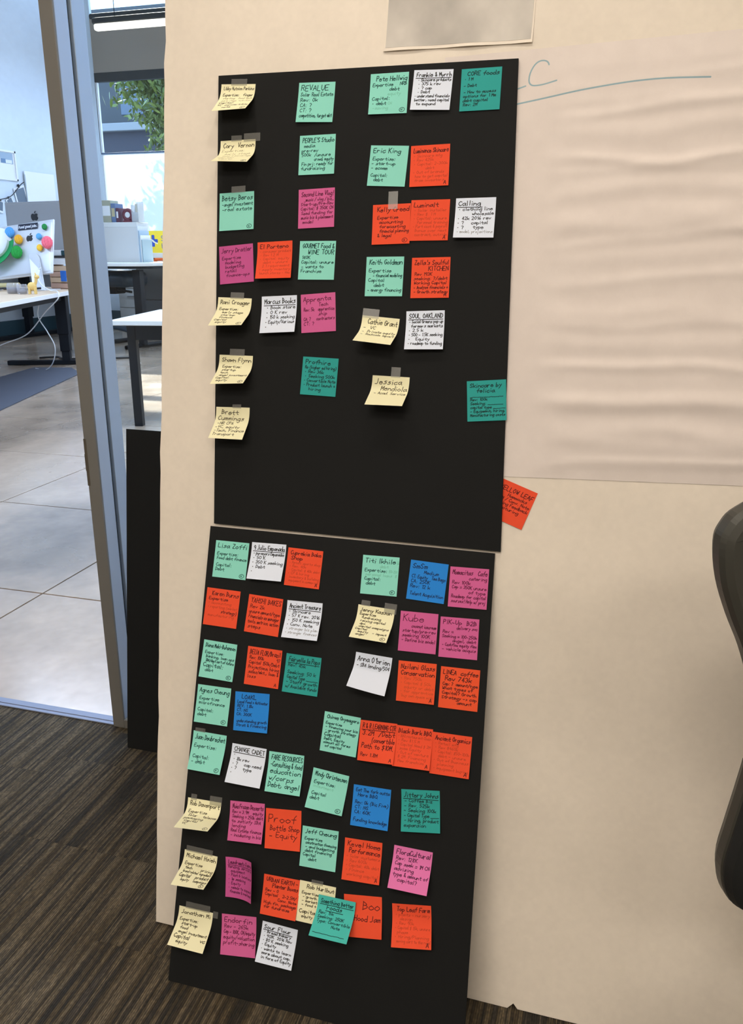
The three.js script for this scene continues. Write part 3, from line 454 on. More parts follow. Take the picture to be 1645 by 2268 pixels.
  ['lower', 'teal', -0.3367, 0.475, 0.1216, 0.2269, 0.1259, 0.0763, 0.0789, 0, 0.0006, '#=Jittery Johns|- Coffee Biz|- Rev. 525k|- Seeking 100k|- Capital Type ____|- Hiring, product|expansion', '', 'teal note at the right of the lower board, right of the lowest blue note', []],
  ['lower', 'mint', -0.5313, 0.3689, 0.024, 0.0591, 0.07, 0.0762, 0.079, 0, 0.0006, '#Jeff Cheung||Expertise|  construction financing|  - and budgeting|  debt financing|Capital|      debt|', '', 'lowest mint green note of the lower board, right of the red note with large writing', []],
  ['lower', 'red', -0.4408, 0.3617, 0.0423, 0.1887, 0.1709, 0.0767, 0.079, 0, 0.0006, '#Kevel Home|# Performance|~* Solar customers|~* Rev 600k|~* Capital: 40k debt|~* Finance|~  working capital', 'A', 'red note between the lowest mint note and the light pink note, lower board', []],
  ['lower', 'pink', -0.34, 0.3661, -0.0062, 0.4884, 0.4384, 0.0769, 0.0794, 0, 0.0006, '#FloraCultural|Rev: 128K|Cap seek = 1M CN|advising|type & amount of|    capital?|', '', 'light pink note at the right side of the lower board, above a red note', []],
  ['lower', 'yellow', -0.5254, 0.2615, 0.0005, 0.12, 0.12, 0.0762, 0.0781, 0, 0.0012, '#    Rob Hurlbut||Expertise|  - growth strategy|  - marketing|  - food + drink||#Capital|   equity', '', 'pale yellow note tucked under a tilted teal note and over a red note', [[0.48, 0.32, 0.006, 0.003]]],
  ['lower', 'tealight', -0.4819, 0.2437, -0.0025, 0.8567, 0.8389, 0.0771, 0.0802, 0, 0.0065, '#=Something Better|#=     Foods|Rev: 15k|Seeking: 250K|Type: Convertible|                 Note||______________', '', 'tilted teal note overlapping a yellow note and a red note, lower board', []],
  ['lower', 'red', -0.4319, 0.2525, 0.117, 0.2089, 0.1543, 0.0774, 0.0779, 0, 0.0006, '|##      Boo||#    Hood Jam||', '', 'red note half hidden by the tilted teal note at the foot of the lower board', []],
  ['lower', 'red', -0.3335, 0.2543, 0.1385, 0.4017, 0.2722, 0.0772, 0.0779, 0, 0.0006, '# Top Leaf Farm|~* plants - nursery|~     design|~* Rev 90k|~* Capital $ 15k, unsure|~  phase|~* Hiring/Planning|~  moving cart to the road', 'A', 'red note alone at the lower right foot of the lower board', []],
  ['lower', 'mint', -0.4601, 0.9242, 0.0208, 0.03, 0.03, 0.0758, 0.078, 0, 0.0006, '#Titi Ikhile  ~bldg|~               debt|Expertise:   ~150-250|~ personal loans  $|Capital:|  debt||', 'N', 'mint green note above a curled yellow note on the right half of the lower board', []],
  ['lower', 'blue', -0.3607, 0.9242, -0.0308, 0.03, 0.03, 0.0762, 0.078, 0, 0.0006, '#SmSm|          Medium|CT: Equity   Tea Bags|CA: 250K|Rev: 12 k||Talent Acquisition', '', 'blue note left of a magenta note at the top right of the lower board', []],
  ['lower', 'magenta', -0.2806, 0.9187, 0.0259, 0.03, 0.03, 0.0759, 0.0784, 0, 0.0006, '#Mamacitas   Cafe|                  catering|Rev 100k|Cap = 350K unsure|                of type|Roadmap for capital|sources! Help w/ proj', '', 'magenta note with a folded corner at the top right of the lower board', []],
  ['lower', 'yellow', -0.46, 0.824, -0.0335, 0.82, 0.8063, 0.0763, 0.0776, 0, 0.0006, '#Jenny Kassan|Expertise|   fundraising|   raising capital|   dpo|   capital campaigns|Capital|    equity   - impact|   angel', 'N', 'curled yellow note with two tape corners on the right half, below a mint note', [[0.2, 0.24, 0.01, 0.001], [0.88, 0.33, 0.011, 0.01]]],
  ['lower', 'magenta', -0.3715, 0.8213, 0.0219, 0.03, 0.03, 0.0759, 0.0786, 0, 0.0006, '##Kube  |        coconut icecream|startup/pre-rev|seeking 100K|- Define biz model||', '', 'magenta note left of another magenta note in the second row of the lower board', []],
  ['lower', 'magenta', -0.2907, 0.8193, 0.0363, 0.03, 0.03, 0.076, 0.0783, 0, 0.0006, '#PIK-Up  B2B|             delivery svc|Rev =|Seeking = 100-250k|          angel, debt|- Cashflow equity flex|- vehicle acquis|', '', 'magenta note at the right edge of the second row of the lower board', []],
  ['lower', 'white', -0.4552, 0.7289, -0.0378, 0.8143, 0.4897, 0.0757, 0.0781, 0, 0.0006, '#Anna O\'brien|- SBA lending/504||||||', '', 'large curled white note left of two orange red notes on the lower board', []],
  ['lower', 'orange', -0.3662, 0.7234, 0.0324, 0.055, 0.0952, 0.0765, 0.0787, 0, 0.0006, '#Nzilani Glass|#Conservation|~* Rev 750k|~* Capital $ 50k|~    equity or debt|~* for apprentice|~  buy own space with', 'A', 'orange red note between a curled white note and another orange red note', []],
  ['lower', 'orange', -0.2808, 0.7233, 0.0219, 0.03, 0.03, 0.0767, 0.0794, 0, 0.0006, '#LINEA  coffee|# Rev 743k|Cap: ?  amount/type|What types of|Capital? Growth|Strategy -> cap|              amount', '', 'orange red note at the right edge of the third row of the lower board', []],
  ['lower', 'mint', -0.5084, 0.6023, -0.0333, 0.03, 0.03, 0.0764, 0.0788, 0, 0.0006, '#Chinwe Onyeagoro||Expertise|- financing your biz|* growth strategy|#Capital|Debt, Equity|almost all forms|  of capital', '', 'mint green note at the left end of a row of three overlapping red notes', []],
  ['lower', 'red', -0.432, 0.5966, 0.0364, 0.1501, 0.3296, 0.0754, 0.0784, 0, 0.0016, '#=R & R LEARNING CTR|#3.2M  /Debt|#      (convertible|#Path to $10M.||Rev 1.8M', 'A', 'leftmost of three overlapping red notes, touching a mint green note', []],
  ['lower', 'red', -0.359, 0.5974, 0.0261, 0.248, 0.1947, 0.0742, 0.0786, 0, 0.001, '#Black Bark BBQ|~* BBQ restaurant Chain|~* Rev $1.5 M|~* Capital Need $ 2M|~   some Equity|~* Out of venture|~  $ 2M. Financing|~  New franchise', 'A', 'middle one of three overlapping red notes in a row on the lower board', []],
  ['lower', 'red', -0.285, 0.595, 0.0175, 0.0802, 0.1221, 0.0772, 0.0792, 0, 0.0006, '#Ancient Organics|~* Retail mfg|~* Rev $460k|~* Capital: $50-100k|~    debt - unsure|~* Out of Business|~    planning|~* equipment buying', 'A', 'rightmost of three overlapping red notes at the right edge of the lower board', []],
  ['panel', 'red', -0.1962, 1.0626, -0.3395, 0.03, 0.03, 0.076, 0.0766, 0, 0.0006, '|#YELLOW LEAF|         Hammocks|$1 M / Conv. Note|pricing Feedback|structuring|when|', '', 'tilted red note on the white panel, tucked behind the upper board right edge', []],
];
NOTES.forEach((n, i) => drawNote(i, n[1], n[11], n[12], i + 1));
for (const c of atlases) { const t = new THREE.CanvasTexture(c); t.colorSpace = THREE.SRGBColorSpace; t.magFilter = THREE.LinearFilter; noteMats.push(new THREE.MeshStandardMaterial({ map: t, roughness: 0.85, side: THREE.DoubleSide })); }
// a note sticks along its top 10 mm, bends away over 30 mm and runs on straight; the two ends of its lower edge may bend differently
function noteAt(sx, sy, tl, tr, buckle) {
  return (s, t) => {
    const th = tl * (1 - s) + tr * s, L = t * sy; let y = -L, z = 0, X = s * sx;
    if (L > 0.010) { const k = th / 0.030, m = Math.min(L - 0.010, 0.030), a = k * m, e = L - 0.010 - m; y = -0.010 - Math.sin(a) / k - e * Math.cos(a); z = (1 - Math.cos(a)) / k + e * Math.sin(a); }
    if (buckle) { const k = buckle / sx; z += (1 - Math.cos(k * X)) / k; X = Math.sin(k * X) / k; }
    return V3(X, y, z);
  };
}
NOTES.forEach(([where, colour, u, v, rho, tl, tr, sx, sy, buckle, w, text, mark, label, tapes], i) => {
  const k = i % 40, cu = (k % COLS) / COLS, cv = Math.floor(k / COLS) / ROWS, e = 0.004;
  const f = noteAt(sx, sy, tl, tr, buckle), g = sheet(f, 8, 12, 0.00025, [cu + e / COLS, 1 - cv - e / ROWS, cu + (1 - e) / COLS, 1 - cv - (1 - e) / ROWS]);
  const family = { tealight: 'teal', orange: 'red', purple: 'magenta', pink: 'magenta' }[colour] ?? colour;
  const place = (o) => fix(o, where, u, v, w, rho);
  if (!tapes.length) { place(whole('sticky_note', g, noteMats[Math.floor(i / 40)], label, 'sticky note', 'square handwritten sticky notes in ' + family)); return; }
  const t = place(thing('sticky_note', label, 'sticky note', [0, 0, 0], 0, 'square handwritten sticky notes in ' + family));
  part('paper_sheet', g, noteMats[Math.floor(i / 40)], t);
  for (const [xc, tw, above, below] of tapes) part('tape_strip', sheet((s, q) => V3(xc * sx + (s - 0.5) * tw * sx, above - q * (above + Math.min(below, 0.0095)), 0.0006), 2, 2, 0.0003), M.tape, t);
});
// ------------------------------------------------------------------ office chairs
function chairBase(t, h, m) {                                  // five-star base, casters, gas column up to height h
  part('gas_column', join(rod([0, 0.07, 0], [0, h * 0.62, 0], 0.028), rod([0, h * 0.6, 0], [0, h, 0], 0.016)), m, t);
  for (let i = 0; i < 5; i++) {
    const a = i * Math.PI * 0.4 + 0.35, c = Math.cos(a), s = Math.sin(a);
    const leg = part('base_leg', tube([[0, 0.105, 0], [c * 0.12, 0.10, s * 0.12], [c * 0.30, 0.075, s * 0.30]], 0.019, 12, 10), m, t);
    const w = join(rod([c * 0.30 - s * 0.022, 0.028, s * 0.30 + c * 0.022], [c * 0.30 - s * 0.006, 0.028, s * 0.30 + c * 0.006], 0.027), rod([c * 0.30 + s * 0.006, 0.028, s * 0.30 - c * 0.006], [c * 0.30 + s * 0.022, 0.028, s * 0.30 - c * 0.022], 0.027), rod([c * 0.30, 0.028, s * 0.30], [c * 0.30, 0.075, s * 0.30], 0.008));
    part('caster', w, M.dark, leg);
  }
}
function cushion(w, d, h, y, bend) {                           // rounded seat pad
  const g = new RoundedBoxGeometry(w, h, d, 6, h * 0.48), p = g.attributes.position;
  for (let i = 0; i < p.count; i++) { const x = p.getX(i) / w * 2, z = p.getZ(i) / d * 2, k = 1 - 0.09 * z * z * Math.abs(z); p.setX(i, p.getX(i) * k); p.setY(i, p.getY(i) + bend * (x * x) - 0.03 * Math.max(0, z) ** 3); }
  g.computeVertexNormals(); return g.translate(0, y, 0);
}
{ // near chair: hourglass backrest with a thick grey rim, facing the room
  const t = thing('office_chair', 'dark office chair with grey-rimmed curved backrest at the right edge', 'office chair', [0.403, 0, -1.19], 0.35);
  const m = mat(lin(0.045, 0.044, 0.036), 0.45), black = mat(lin(0.010, 0.011, 0.011), 0.75);
  const half = [[0.505, 0.12], [0.516, 0.172], [0.55, 0.20], [0.602, 0.214], [0.66, 0.210], [0.72, 0.203], [0.78, 0.197], [0.85, 0.202], [0.90, 0.213], [0.951, 0.232], [1.0, 0.256], [1.05, 0.275], [1.097, 0.281], [1.12, 0.273], [1.139, 0.253], [1.158, 0.20], [1.166, 0.10]];
  const outline = (k) => { const P = half.map(([y, x]) => [x - k, y < 0.53 ? y + k : y > 1.11 ? y - k * 0.9 : y]), L = P.map(([x, y]) => new THREE.Vector2(-x, y)), Q = P.map(([x, y]) => new THREE.Vector2(x, y)); Q.reverse(); return new THREE.SplineCurve([...L, ...Q, L[0].clone()]).getPoints(140); };
  const arch = (g) => { const p = g.attributes.position; for (let i = 0; i < p.count; i++) { const x = p.getX(i), y = p.getY(i); p.setZ(i, p.getZ(i) + 0.3 * x * x + 0.02 * Math.sin((y - 0.5) * 5)); } g.computeVertexNormals(); return g; };
  const rim = new THREE.Shape(outline(0)); rim.holes.push(new THREE.Path(outline(0.030)));
  part('backrest_frame', arch(slab(rim, 0.045, 0.014, 4).translate(0, 0, -0.045)), m, t);
  part('backrest_pad', arch(slab(new THREE.Shape(outline(0.028)), 0.036, 0.008, 4).translate(0, 0, -0.036)), black, t);
  const low = outline(0.0015).filter((p) => p.y < 0.775), pad = new THREE.Shape(low.sort((p, q) => Math.atan2(p.y - 0.66, p.x) - Math.atan2(q.y - 0.66, q.x)));
  part('lumbar_pad', arch(slab(pad, 0.066, 0.02, 4).translate(0, 0, -0.052)), black, t);
  part('back_support', tube([[0, 0.40, 0.10], [0, 0.42, -0.02], [0, 0.50, -0.075], [0, 0.72, -0.06]], 0.022, 24, 10), m, t);
  part('seat', cushion(0.40, 0.40, 0.075, 0.435, 0.02).translate(0.02, 0, 0.32), black, t);
  part('seat_plate', bx(-0.10, 0.10, 0.365, 0.402, 0.03, 0.33, 0.012), m, t);
  const b = new THREE.Group(); b.name = 'swivel_base'; b.position.set(0, 0, 0.19); t.add(b); chairBase(b, 0.37, m);
}
{ // far chair at the right desk, blue-black
  const t = thing('office_chair', 'blue-black office chair tucked at the far white desk', 'office chair', [-8.40, 0, -12.75], Math.PI / 2), m = mat(lin(0.02, 0.05, 0.085), 0.3);
  const pad = cushion(0.78, 0.92, 0.26, 1.02, 0.03).translate(0, 0, 0.20); part('seat', pad, m, t);
  part('seat_plate', bx(-0.16, 0.16, 0.78, 0.92, -0.2, 0.3, 0.03), M.blackMetal, t);
  part('lever', rod([-0.1, 0.86, 0.2], [-0.2, 0.82, 0.62], 0.018), M.blackMetal, t);
  part('backrest', new RoundedBoxGeometry(0.66, 0.7, 0.09, 4, 0.04).translate(0, 1.52, -0.44), m, t);
  part('back_support', tube([[0, 0.84, -0.1], [0, 0.86, -0.42], [0, 1.2, -0.5]], 0.03), M.blackMetal, t);
  const b = new THREE.Group(); b.name = 'swivel_base'; b.scale.set(1.45, 2.2, 1.45); t.add(b); chairBase(b, 0.37, m);
}
// ------------------------------------------------------------------ office furniture
{ // near left standing desk; local x along its front edge (+ towards us), local z away from the edge
  const t = thing('standing_desk', 'wood-topped standing desk with white edge and black telescopic legs, left of the door frame', 'desk', [-6.45, 0, -8.5], -1.2025);
  const top = part('desk_top', bx(-2.6, 3.4, 0.925, 0.965, 0.004, 1.55, 0.004), M.woodTop, t);
  part('edge_band', join(bx(-2.605, 3.405, 0.918, 0.968, -0.004, 0.006, 0.003), bx(-2.606, -2.6, 0.918, 0.968, 0, 1.55)), M.white, top);
  for (const x of [-1.435, 3.0]) {
    const leg = part('leg', join(bx(x - 0.075, x + 0.075, 0.40, 0.925, 0.10, 0.25, 0.01), bx(x - 0.062, x + 0.062, 0.18, 0.42, 0.112, 0.238, 0.008), bx(x - 0.05, x + 0.05, 0.03, 0.20, 0.124, 0.226, 0.006)), M.blackMetal, t);
    part('foot', bx(x - 0.05, x + 0.05, 0, 0.06, -0.30, 0.95, 0.012), M.blackMetal, leg);
  }
  part('cross_beam', bx(-1.4, 3.0, 0.84, 0.92, 0.15, 0.21, 0.005), M.blackMetal, t);
}
{ // far left desk along the wall
  const t = thing('standing_desk', 'far left standing desk along the pale wall with black legs and floor rail', 'desk', [-9.75, 0, -12.9]);
  part('desk_top', bx(-0.52, 0.80, 1.10, 1.15, -1.5, 1.6, 0.006), M.whiteTop, t);
  for (const z of [-1.0, 0.0]) part('leg', join(bx(-0.44, -0.30, 0.35, 1.10, z - 0.07, z + 0.07, 0.008), bx(-0.425, -0.315, 0.05, 0.36, z - 0.055, z + 0.055, 0.006)), M.blackMetal, t);
  part('floor_rail', bx(-0.43, -0.31, 0, 0.07, -1.35, 1.25, 0.015), M.blackMetal, t);
}
{ // right desk
  const t = thing('standing_desk', 'far white-topped standing desk behind the sidelight glass, black legs', 'desk', [-7.3, 0, -12.3]);
  const s = new THREE.Shape(); s.moveTo(-0.93, 1.1); s.lineTo(-0.93, -0.72); s.lineTo(-0.02, -0.72); s.quadraticCurveTo(0.22, -0.70, 0.30, -0.35); s.quadraticCurveTo(0.34, 0.3, 0.36, 1.1); s.closePath();
  part('desk_top', slab(s, 0.05, 0.008, 10).rotateX(-Math.PI / 2).translate(0, 1.24, 0), M.whiteTop, t);
  const ug = slab(s, 0.05, 0.004, 10).rotateX(-Math.PI / 2).scale(0.96, 0.7, 0.94).translate(0, 1.204, 0); part('under_frame', ug, M.blackMetal, t);
  for (const x of [0.08, -0.78]) {
    const leg = part('leg', join(bx(x - 0.065, x + 0.065, 0.5, 1.19, 0.37, 0.50, 0.008), bx(x - 0.05, x + 0.05, 0.05, 0.52, 0.385, 0.485, 0.006)), M.blackMetal, t);
    part('foot', tube([[x - 0.12, 0.03, 0.75], [x, 0.04, 0.42], [x + 0.1, 0.03, -0.5], [x + 0.12, 0.03, -1.0]], 0.035, 16, 8), M.blackMetal, leg);
  }
  part('crank', tube([[-0.55, 1.19, 0.5], [-0.55, 1.12, 0.52], [-0.36, 1.10, 0.55]], 0.018), M.blackMetal, t);
}
{ // near right table
  const t = thing('work_table', 'white table with square black legs, just beyond the sidelight glass', 'table', [-3.98, 0, -6.38], 0.22);
  part('table_top', bx(-0.16, 2.0, 0.865, 0.905, -1.3, 0.14, 0.006), M.whiteTop, t);
  part('apron', join(bx(0.03, 1.85, 0.74, 0.865, 0.02, 0.06), bx(0.03, 1.85, 0.74, 0.865, -1.22, -1.18), bx(-0.02, 0.02, 0.74, 0.865, -1.2, 0.04)), M.blackMetal, t);
  for (const [x, z] of [[0.01, 0.03], [0.01, -1.19], [1.84, 0.03], [1.84, -1.19]]) {
    part('leg', bx(x - 0.036, x + 0.036, 0, 0.865, z - 0.036, z + 0.036, 0.005), M.blackMetal, t);
  }
}
{ const s = poly([[-7.13, 8.443], [-7.30, 9.30], [-6.80, 9.40], [-6.41, 9.019], [-5.62, 6.60], [-6.3, 6.4]]);
  whole('floor_mat', slab(s, 0.014, 0.003).rotateX(-Math.PI / 2).scale(1, 1, 1).translate(0, 0.0005, 0), mat(lin(0.075, 0.085, 0.115), 0.75), 'dark grey anti-fatigue mat on the concrete before the left desk', 'floor mat'); }
// cabinets under the window wall
function cabinet(name, label, x0, x1, h, z0, z1, m, rows) {
  const t = thing(name, label, 'cabinet', [x0, 0, z1]);
  part('carcass', bx(0, x1 - x0, 0.04, h, z0 - z1, -0.02, 0.008), m, t);
  for (let i = 0; i < rows; i++) { const y0 = 0.06 + i * (h - 0.08) / rows, d = part('drawer', bx(0.02, x1 - x0 - 0.02, y0 + 0.01, y0 + (h - 0.08) / rows - 0.01, -0.02, 0, 0.006), m, t); part('handle', bx((x1 - x0) / 2 - 0.09, (x1 - x0) / 2 + 0.09, y0 + 0.22, y0 + 0.24, 0, 0.025, 0.005), M.silver, d); }
}
cabinet('filing_cabinet', 'dark grey filing cabinet under the far window, right of the desk leg', -8.32, -6.9, 1.23, -14.4, -13.6, mat(lin(0.13, 0.13, 0.13), 0.55), 2);
cabinet('filing_cabinet', 'pale grey filing cabinet behind the far office chair', -9.35, -8.75, 1.16, -15.3, -14.6, mat(lin(0.62, 0.63, 0.63), 0.5), 3);
{ const t = thing('paper_tray', 'orange open paper tray on the dark filing cabinet', 'tray', [-7.96, 1.231, -13.76]); const o = mat(lin(0.75, 0.14, 0.03), 0.5);
  part('tray_body', join(bx(0, 0.8, 0, 0.02, -0.08, 0.13), bx(0, 0.8, 0.02, 0.12, -0.08, -0.06), bx(0, 0.02, 0.02, 0.12, -0.08, 0.13), bx(0.78, 0.8, 0.02, 0.12, -0.08, 0.13), bx(0, 0.8, 0.095, 0.12, 0.11, 0.13)), o, t); part('paper', bx(0.05, 0.75, 0.021, 0.07, -0.05, 0.10), M.white, t); }
// ------------------------------------------------------------------ computers
function appleMark(s) {                                          // bitten fruit with a leaf, s = height
  const a = new THREE.Shape(); a.moveTo(0, 0.60); a.bezierCurveTo(0.10, 0.60, 0.16, 0.68, 0.27, 0.66); a.bezierCurveTo(0.34, 0.65, 0.39, 0.61, 0.42, 0.56); a.bezierCurveTo(0.30, 0.48, 0.30, 0.30, 0.45, 0.23); a.bezierCurveTo(0.41, 0.10, 0.30, -0.06, 0.20, -0.06); a.bezierCurveTo(0.12, -0.06, 0.08, -0.01, 0, -0.01); a.bezierCurveTo(-0.08, -0.01, -0.12, -0.06, -0.20, -0.06); a.bezierCurveTo(-0.34, -0.05, -0.46, 0.18, -0.44, 0.38); a.bezierCurveTo(-0.42, 0.56, -0.30, 0.66, -0.18, 0.65); a.bezierCurveTo(-0.10, 0.64, -0.06, 0.60, 0, 0.60);
  const l = new THREE.Shape(); l.moveTo(0.0, 0.68); l.bezierCurveTo(0.0, 0.80, 0.08, 0.90, 0.19, 0.93); l.bezierCurveTo(0.20, 0.80, 0.11, 0.69, 0.0, 0.68);
  return join(slab(a, 0.02, 0, 10), slab(l, 0.02, 0, 8)).translate(0, -0.43, 0).scale(s, s, 0.15);
}
function bulgedBack(w, h, d) {                                   // thin edge, swelling towards the middle of the back
  const g = new RoundedBoxGeometry(w, h, 0.03, 4, 0.012), nx = 24, ny = 18, f = (s, t) => { const x = (s - 0.5) * 2, y = (t - 0.5) * 2; return V3(x * w * 0.494, -y * h * 0.494, 0.012 + d * Math.pow(Math.max(0, (1 - x * x) * (1 - y * y)), 0.55)); };
  return join(g, sheet(f, nx, ny, 0.004));
}
let computer;
{ // front computer, its silver back towards us
  const t = thing('desktop_computer', 'silver desktop computer seen from behind, decorated with paper balls and a dark sticker', 'computer', [-7.728, 1.13, -9.86]);
  t.rotation.set(-0.347, -0.048, 0.115, 'YXZ'); t.updateMatrixWorld(); computer = t;
  const W = 0.93, H = 0.734;
  part('housing', bulgedBack(W, H, 0.035).translate(0, H / 2, 0), M.silver, t);
  part('emblem', appleMark(0.115).translate(0.11, 0.515, 0.043), M.dark, t);
  const c = document.createElement('canvas'); c.width = 512; c.height = 128; const x = c.getContext('2d'); x.fillStyle = '#10162c'; x.fillRect(0, 0, 512, 128); x.fillStyle = '#eef2f8'; x.font = 'bold 78px sans-serif'; x.textAlign = 'center'; x.textBaseline = 'middle'; x.fillText('Fund good jobs.', 256, 66, 490);
  const tx = new THREE.CanvasTexture(c); tx.colorSpace = THREE.SRGBColorSpace; tx.magFilter = THREE.LinearFilter;
  part('sticker', sheet((s, q) => V3((s - 0.5) * 0.315, (0.5 - q) * 0.082, 0), 2, 1, 0.001).rotateZ(-0.03).translate(0.075, 0.668, 0.043), new THREE.MeshStandardMaterial({ map: tx, roughness: 0.5 }), t);
}
{ // its stand: a bent plate with a cable hole, parts of the same computer
  const s = new THREE.Shape(); s.moveTo(-0.075, 0); s.lineTo(0.075, 0); s.lineTo(0.075, 0.40); s.quadraticCurveTo(0.075, 0.47, 0.02, 0.47); s.lineTo(-0.02, 0.47); s.quadraticCurveTo(-0.075, 0.47, -0.075, 0.40); s.closePath();
  const h = new THREE.Path(); h.absellipse(0, 0.25, 0.032, 0.042, 0, 6.283, true); s.holes.push(h);
  const g = slab(s, 0.014, 0.003, 14), p = g.attributes.position; for (let i = 0; i < p.count; i++) { const y = p.getY(i); p.setX(i, p.getX(i) * (1.25 - y * 0.5) + 0.215 - y * 0.38); p.setZ(i, p.getZ(i) - 0.19 * y + 0.10 * Math.max(0, 1 - y / 0.14) ** 2); } g.computeVertexNormals();
  const own = (q) => q.translate(-7.6, 0, -9.8).applyMatrix4(computer.matrixWorld.clone().invert());
  part('stand', own(g.translate(0, 0.968, 0)), M.silver, computer); part('foot_plate', own(bx(0.12, 0.31, 0.9655, 0.977, -0.22, 0.12, 0.004)), M.silver, computer); }
{ const t = thing('desktop_computer', 'grey desktop computer with plain back behind the decorated one', 'computer', [-9.1, 1.477, -12.2]);
  t.rotation.set(-0.03, 0, 0.012, 'YXZ');
  part('housing', bulgedBack(1.34, 0.78, 0.03).translate(0, 0.36, 0), M.greySilver, t);
  part('emblem', appleMark(0.15).translate(-0.10, 0.53, 0.042), M.dark, t);
  part('stand', join(bx(-0.12, 0.12, -0.30, 0.2, -0.03, -0.005, 0.006), bx(-0.14, 0.14, -0.32, -0.305, -0.2, 0.14, 0.004)), M.greySilver, t); }
// honeycomb paper balls and a cap on the front computer
function honeycombBall(r) {
  const pos = [], idx = [], n = 26, m = 14;
  for (let i = 0; i < n; i++) for (let j = 0; j <= m; j++) { const a = i / n * 6.2832, b = (j / m - 0.5) * 3.1416, k = r * (1 - (i % 2 ? 0.16 : 0) * Math.cos(b) - (((i >> 1) + j) % 2 ? 0.05 : 0)); pos.push(Math.cos(a) * Math.cos(b) * k, Math.sin(b) * r * 1.08, Math.sin(a) * Math.cos(b) * k); }
  for (let i = 0; i < n; i++) for (let j = 0; j < m; j++) { const a = i * (m + 1) + j, b = ((i + 1) % n) * (m + 1) + j; idx.push(a, a + 1, b, b, a + 1, b + 1); }
  const g = new THREE.BufferGeometry(); g.setAttribute('position', new THREE.Float32BufferAttribute(pos, 3)); g.setIndex(idx); const q = g.toNonIndexed(); q.computeVertexNormals(); return q;
}
const ballGeo = honeycombBall(1);
for (const [x, y, r, c, label] of [                            // places on the back of the computer
  [-0.183, 0.604, 0.066, [0.10, 0.36, 0.72], 'upper left blue honeycomb paper ball on the silver computer'], [-0.031, 0.486, 0.060, [0.85, 0.42, 0.03], 'larger orange honeycomb paper ball on the silver computer'], [0.353, 0.624, 0.038, [0.02, 0.25, 0.06], 'small dark green honeycomb paper ball at the computer top corner'],
  [0.278, 0.498, 0.040, [0.12, 0.40, 0.70], 'small blue honeycomb paper ball right of the fruit emblem'], [0.297, 0.342, 0.042, [0.90, 0.55, 0.05], 'small yellow honeycomb paper ball below the small blue one'], [0.425, 0.393, 0.078, [0.88, 0.16, 0.22], 'pink honeycomb paper ball at the computer right edge'], [-0.04, 0.307, 0.080, [0.02, 0.33, 0.05], 'big green honeycomb paper ball left of the computer stand'],
]) {
  const t = whole('honeycomb_ball', ballGeo, mat(lin(...c), 0.85, { flatShading: true, side: THREE.DoubleSide }), label, 'paper ball', 'honeycomb paper balls on the silver computer'), ex = x / 0.46, ey = (y - 0.367) / 0.363;
  t.scale.set(r, r, r * 0.8); t.position.copy(computer.localToWorld(V3(x, y, 0.013 + 0.035 * Math.max(0, (1 - ex * ex) * (1 - ey * ey)) ** 0.55 + r * 0.74))); t.rotation.set(-0.3, 0, 0.3);
}
{ const t = thing('baseball_cap', 'white cap with a green brim hanging on the left of the silver computer', 'cap');
  t.position.copy(computer.localToWorld(V3(-0.37, 0.46, 0.055))); t.quaternion.copy(computer.quaternion);
  const w = mat(lin(0.80, 0.82, 0.82), 0.8), gr = mat(lin(0.01, 0.30, 0.08), 0.75), dome = new THREE.SphereGeometry(1, 32, 18, 0, Math.PI * 2, 0, Math.PI * 0.5).rotateX(Math.PI / 2).scale(0.20, 0.23, 0.17);
  part('crown', dome, w, t); part('seam', tube([[0, -0.22, 0.03], [0.02, -0.1, 0.155], [0.02, 0.03, 0.172], [0.01, 0.15, 0.13], [0, 0.22, 0.04]], 0.004, 24, 6), mat(lin(0.5, 0.52, 0.52), 0.8), t);
  const brimAt = (r0, r1, z) => (s, q) => { const a = Math.PI * (0.02 - 1.04 * s), r = r1 + (r0 - r1) * (1 - q); return V3(Math.cos(a) * r * 0.92, Math.sin(a) * r - 0.01, z + 0.05 * q - 0.05 * Math.cos(a) ** 2); };
  part('brim', sheet(brimAt(0.15, 0.335, 0.085), 30, 6, 0.007), gr, t);
  part('brim_stripe', sheet(brimAt(0.238, 0.252, 0.118), 30, 1, 0.002), w, t);
  part('button', new THREE.SphereGeometry(0.014, 12, 8).translate(0.02, 0.02, 0.175), gr, t); }
// ------------------------------------------------------------------ small things on the left desk
{ const t = thing('wooden_crate', 'small pinkish wooden crate with a blue tag at the desk end', 'crate', [-7.42, 0.966, -10.35], -0.2);
  const w = mat(lin(0.62, 0.40, 0.30), 0.75), w2 = mat(lin(0.70, 0.50, 0.33), 0.75);
  for (let i = 0; i < 4; i++) part('slat', bx(-0.17, 0.17, 0.01 + i * 0.075, 0.075 + i * 0.075, 0.12, 0.135, 0.003), i % 2 ? w2 : w, t);
  for (let i = 0; i < 4; i++) part('slat', bx(-0.17, 0.17, 0.01 + i * 0.075, 0.075 + i * 0.075, -0.135, -0.12, 0.003), w, t);
  for (const s of [-1, 1]) part('end_panel', bx(s * 0.17 - 0.009, s * 0.17 + 0.009, 0, 0.32, -0.12, 0.12, 0.003), w2, t);
  part('bottom', bx(-0.16, 0.16, 0, 0.012, -0.12, 0.12), w, t); part('blue_tag', bx(0.05, 0.15, 0.10, 0.24, 0.136, 0.15, 0.004), mat(lin(0.02, 0.16, 0.62), 0.5), t); }
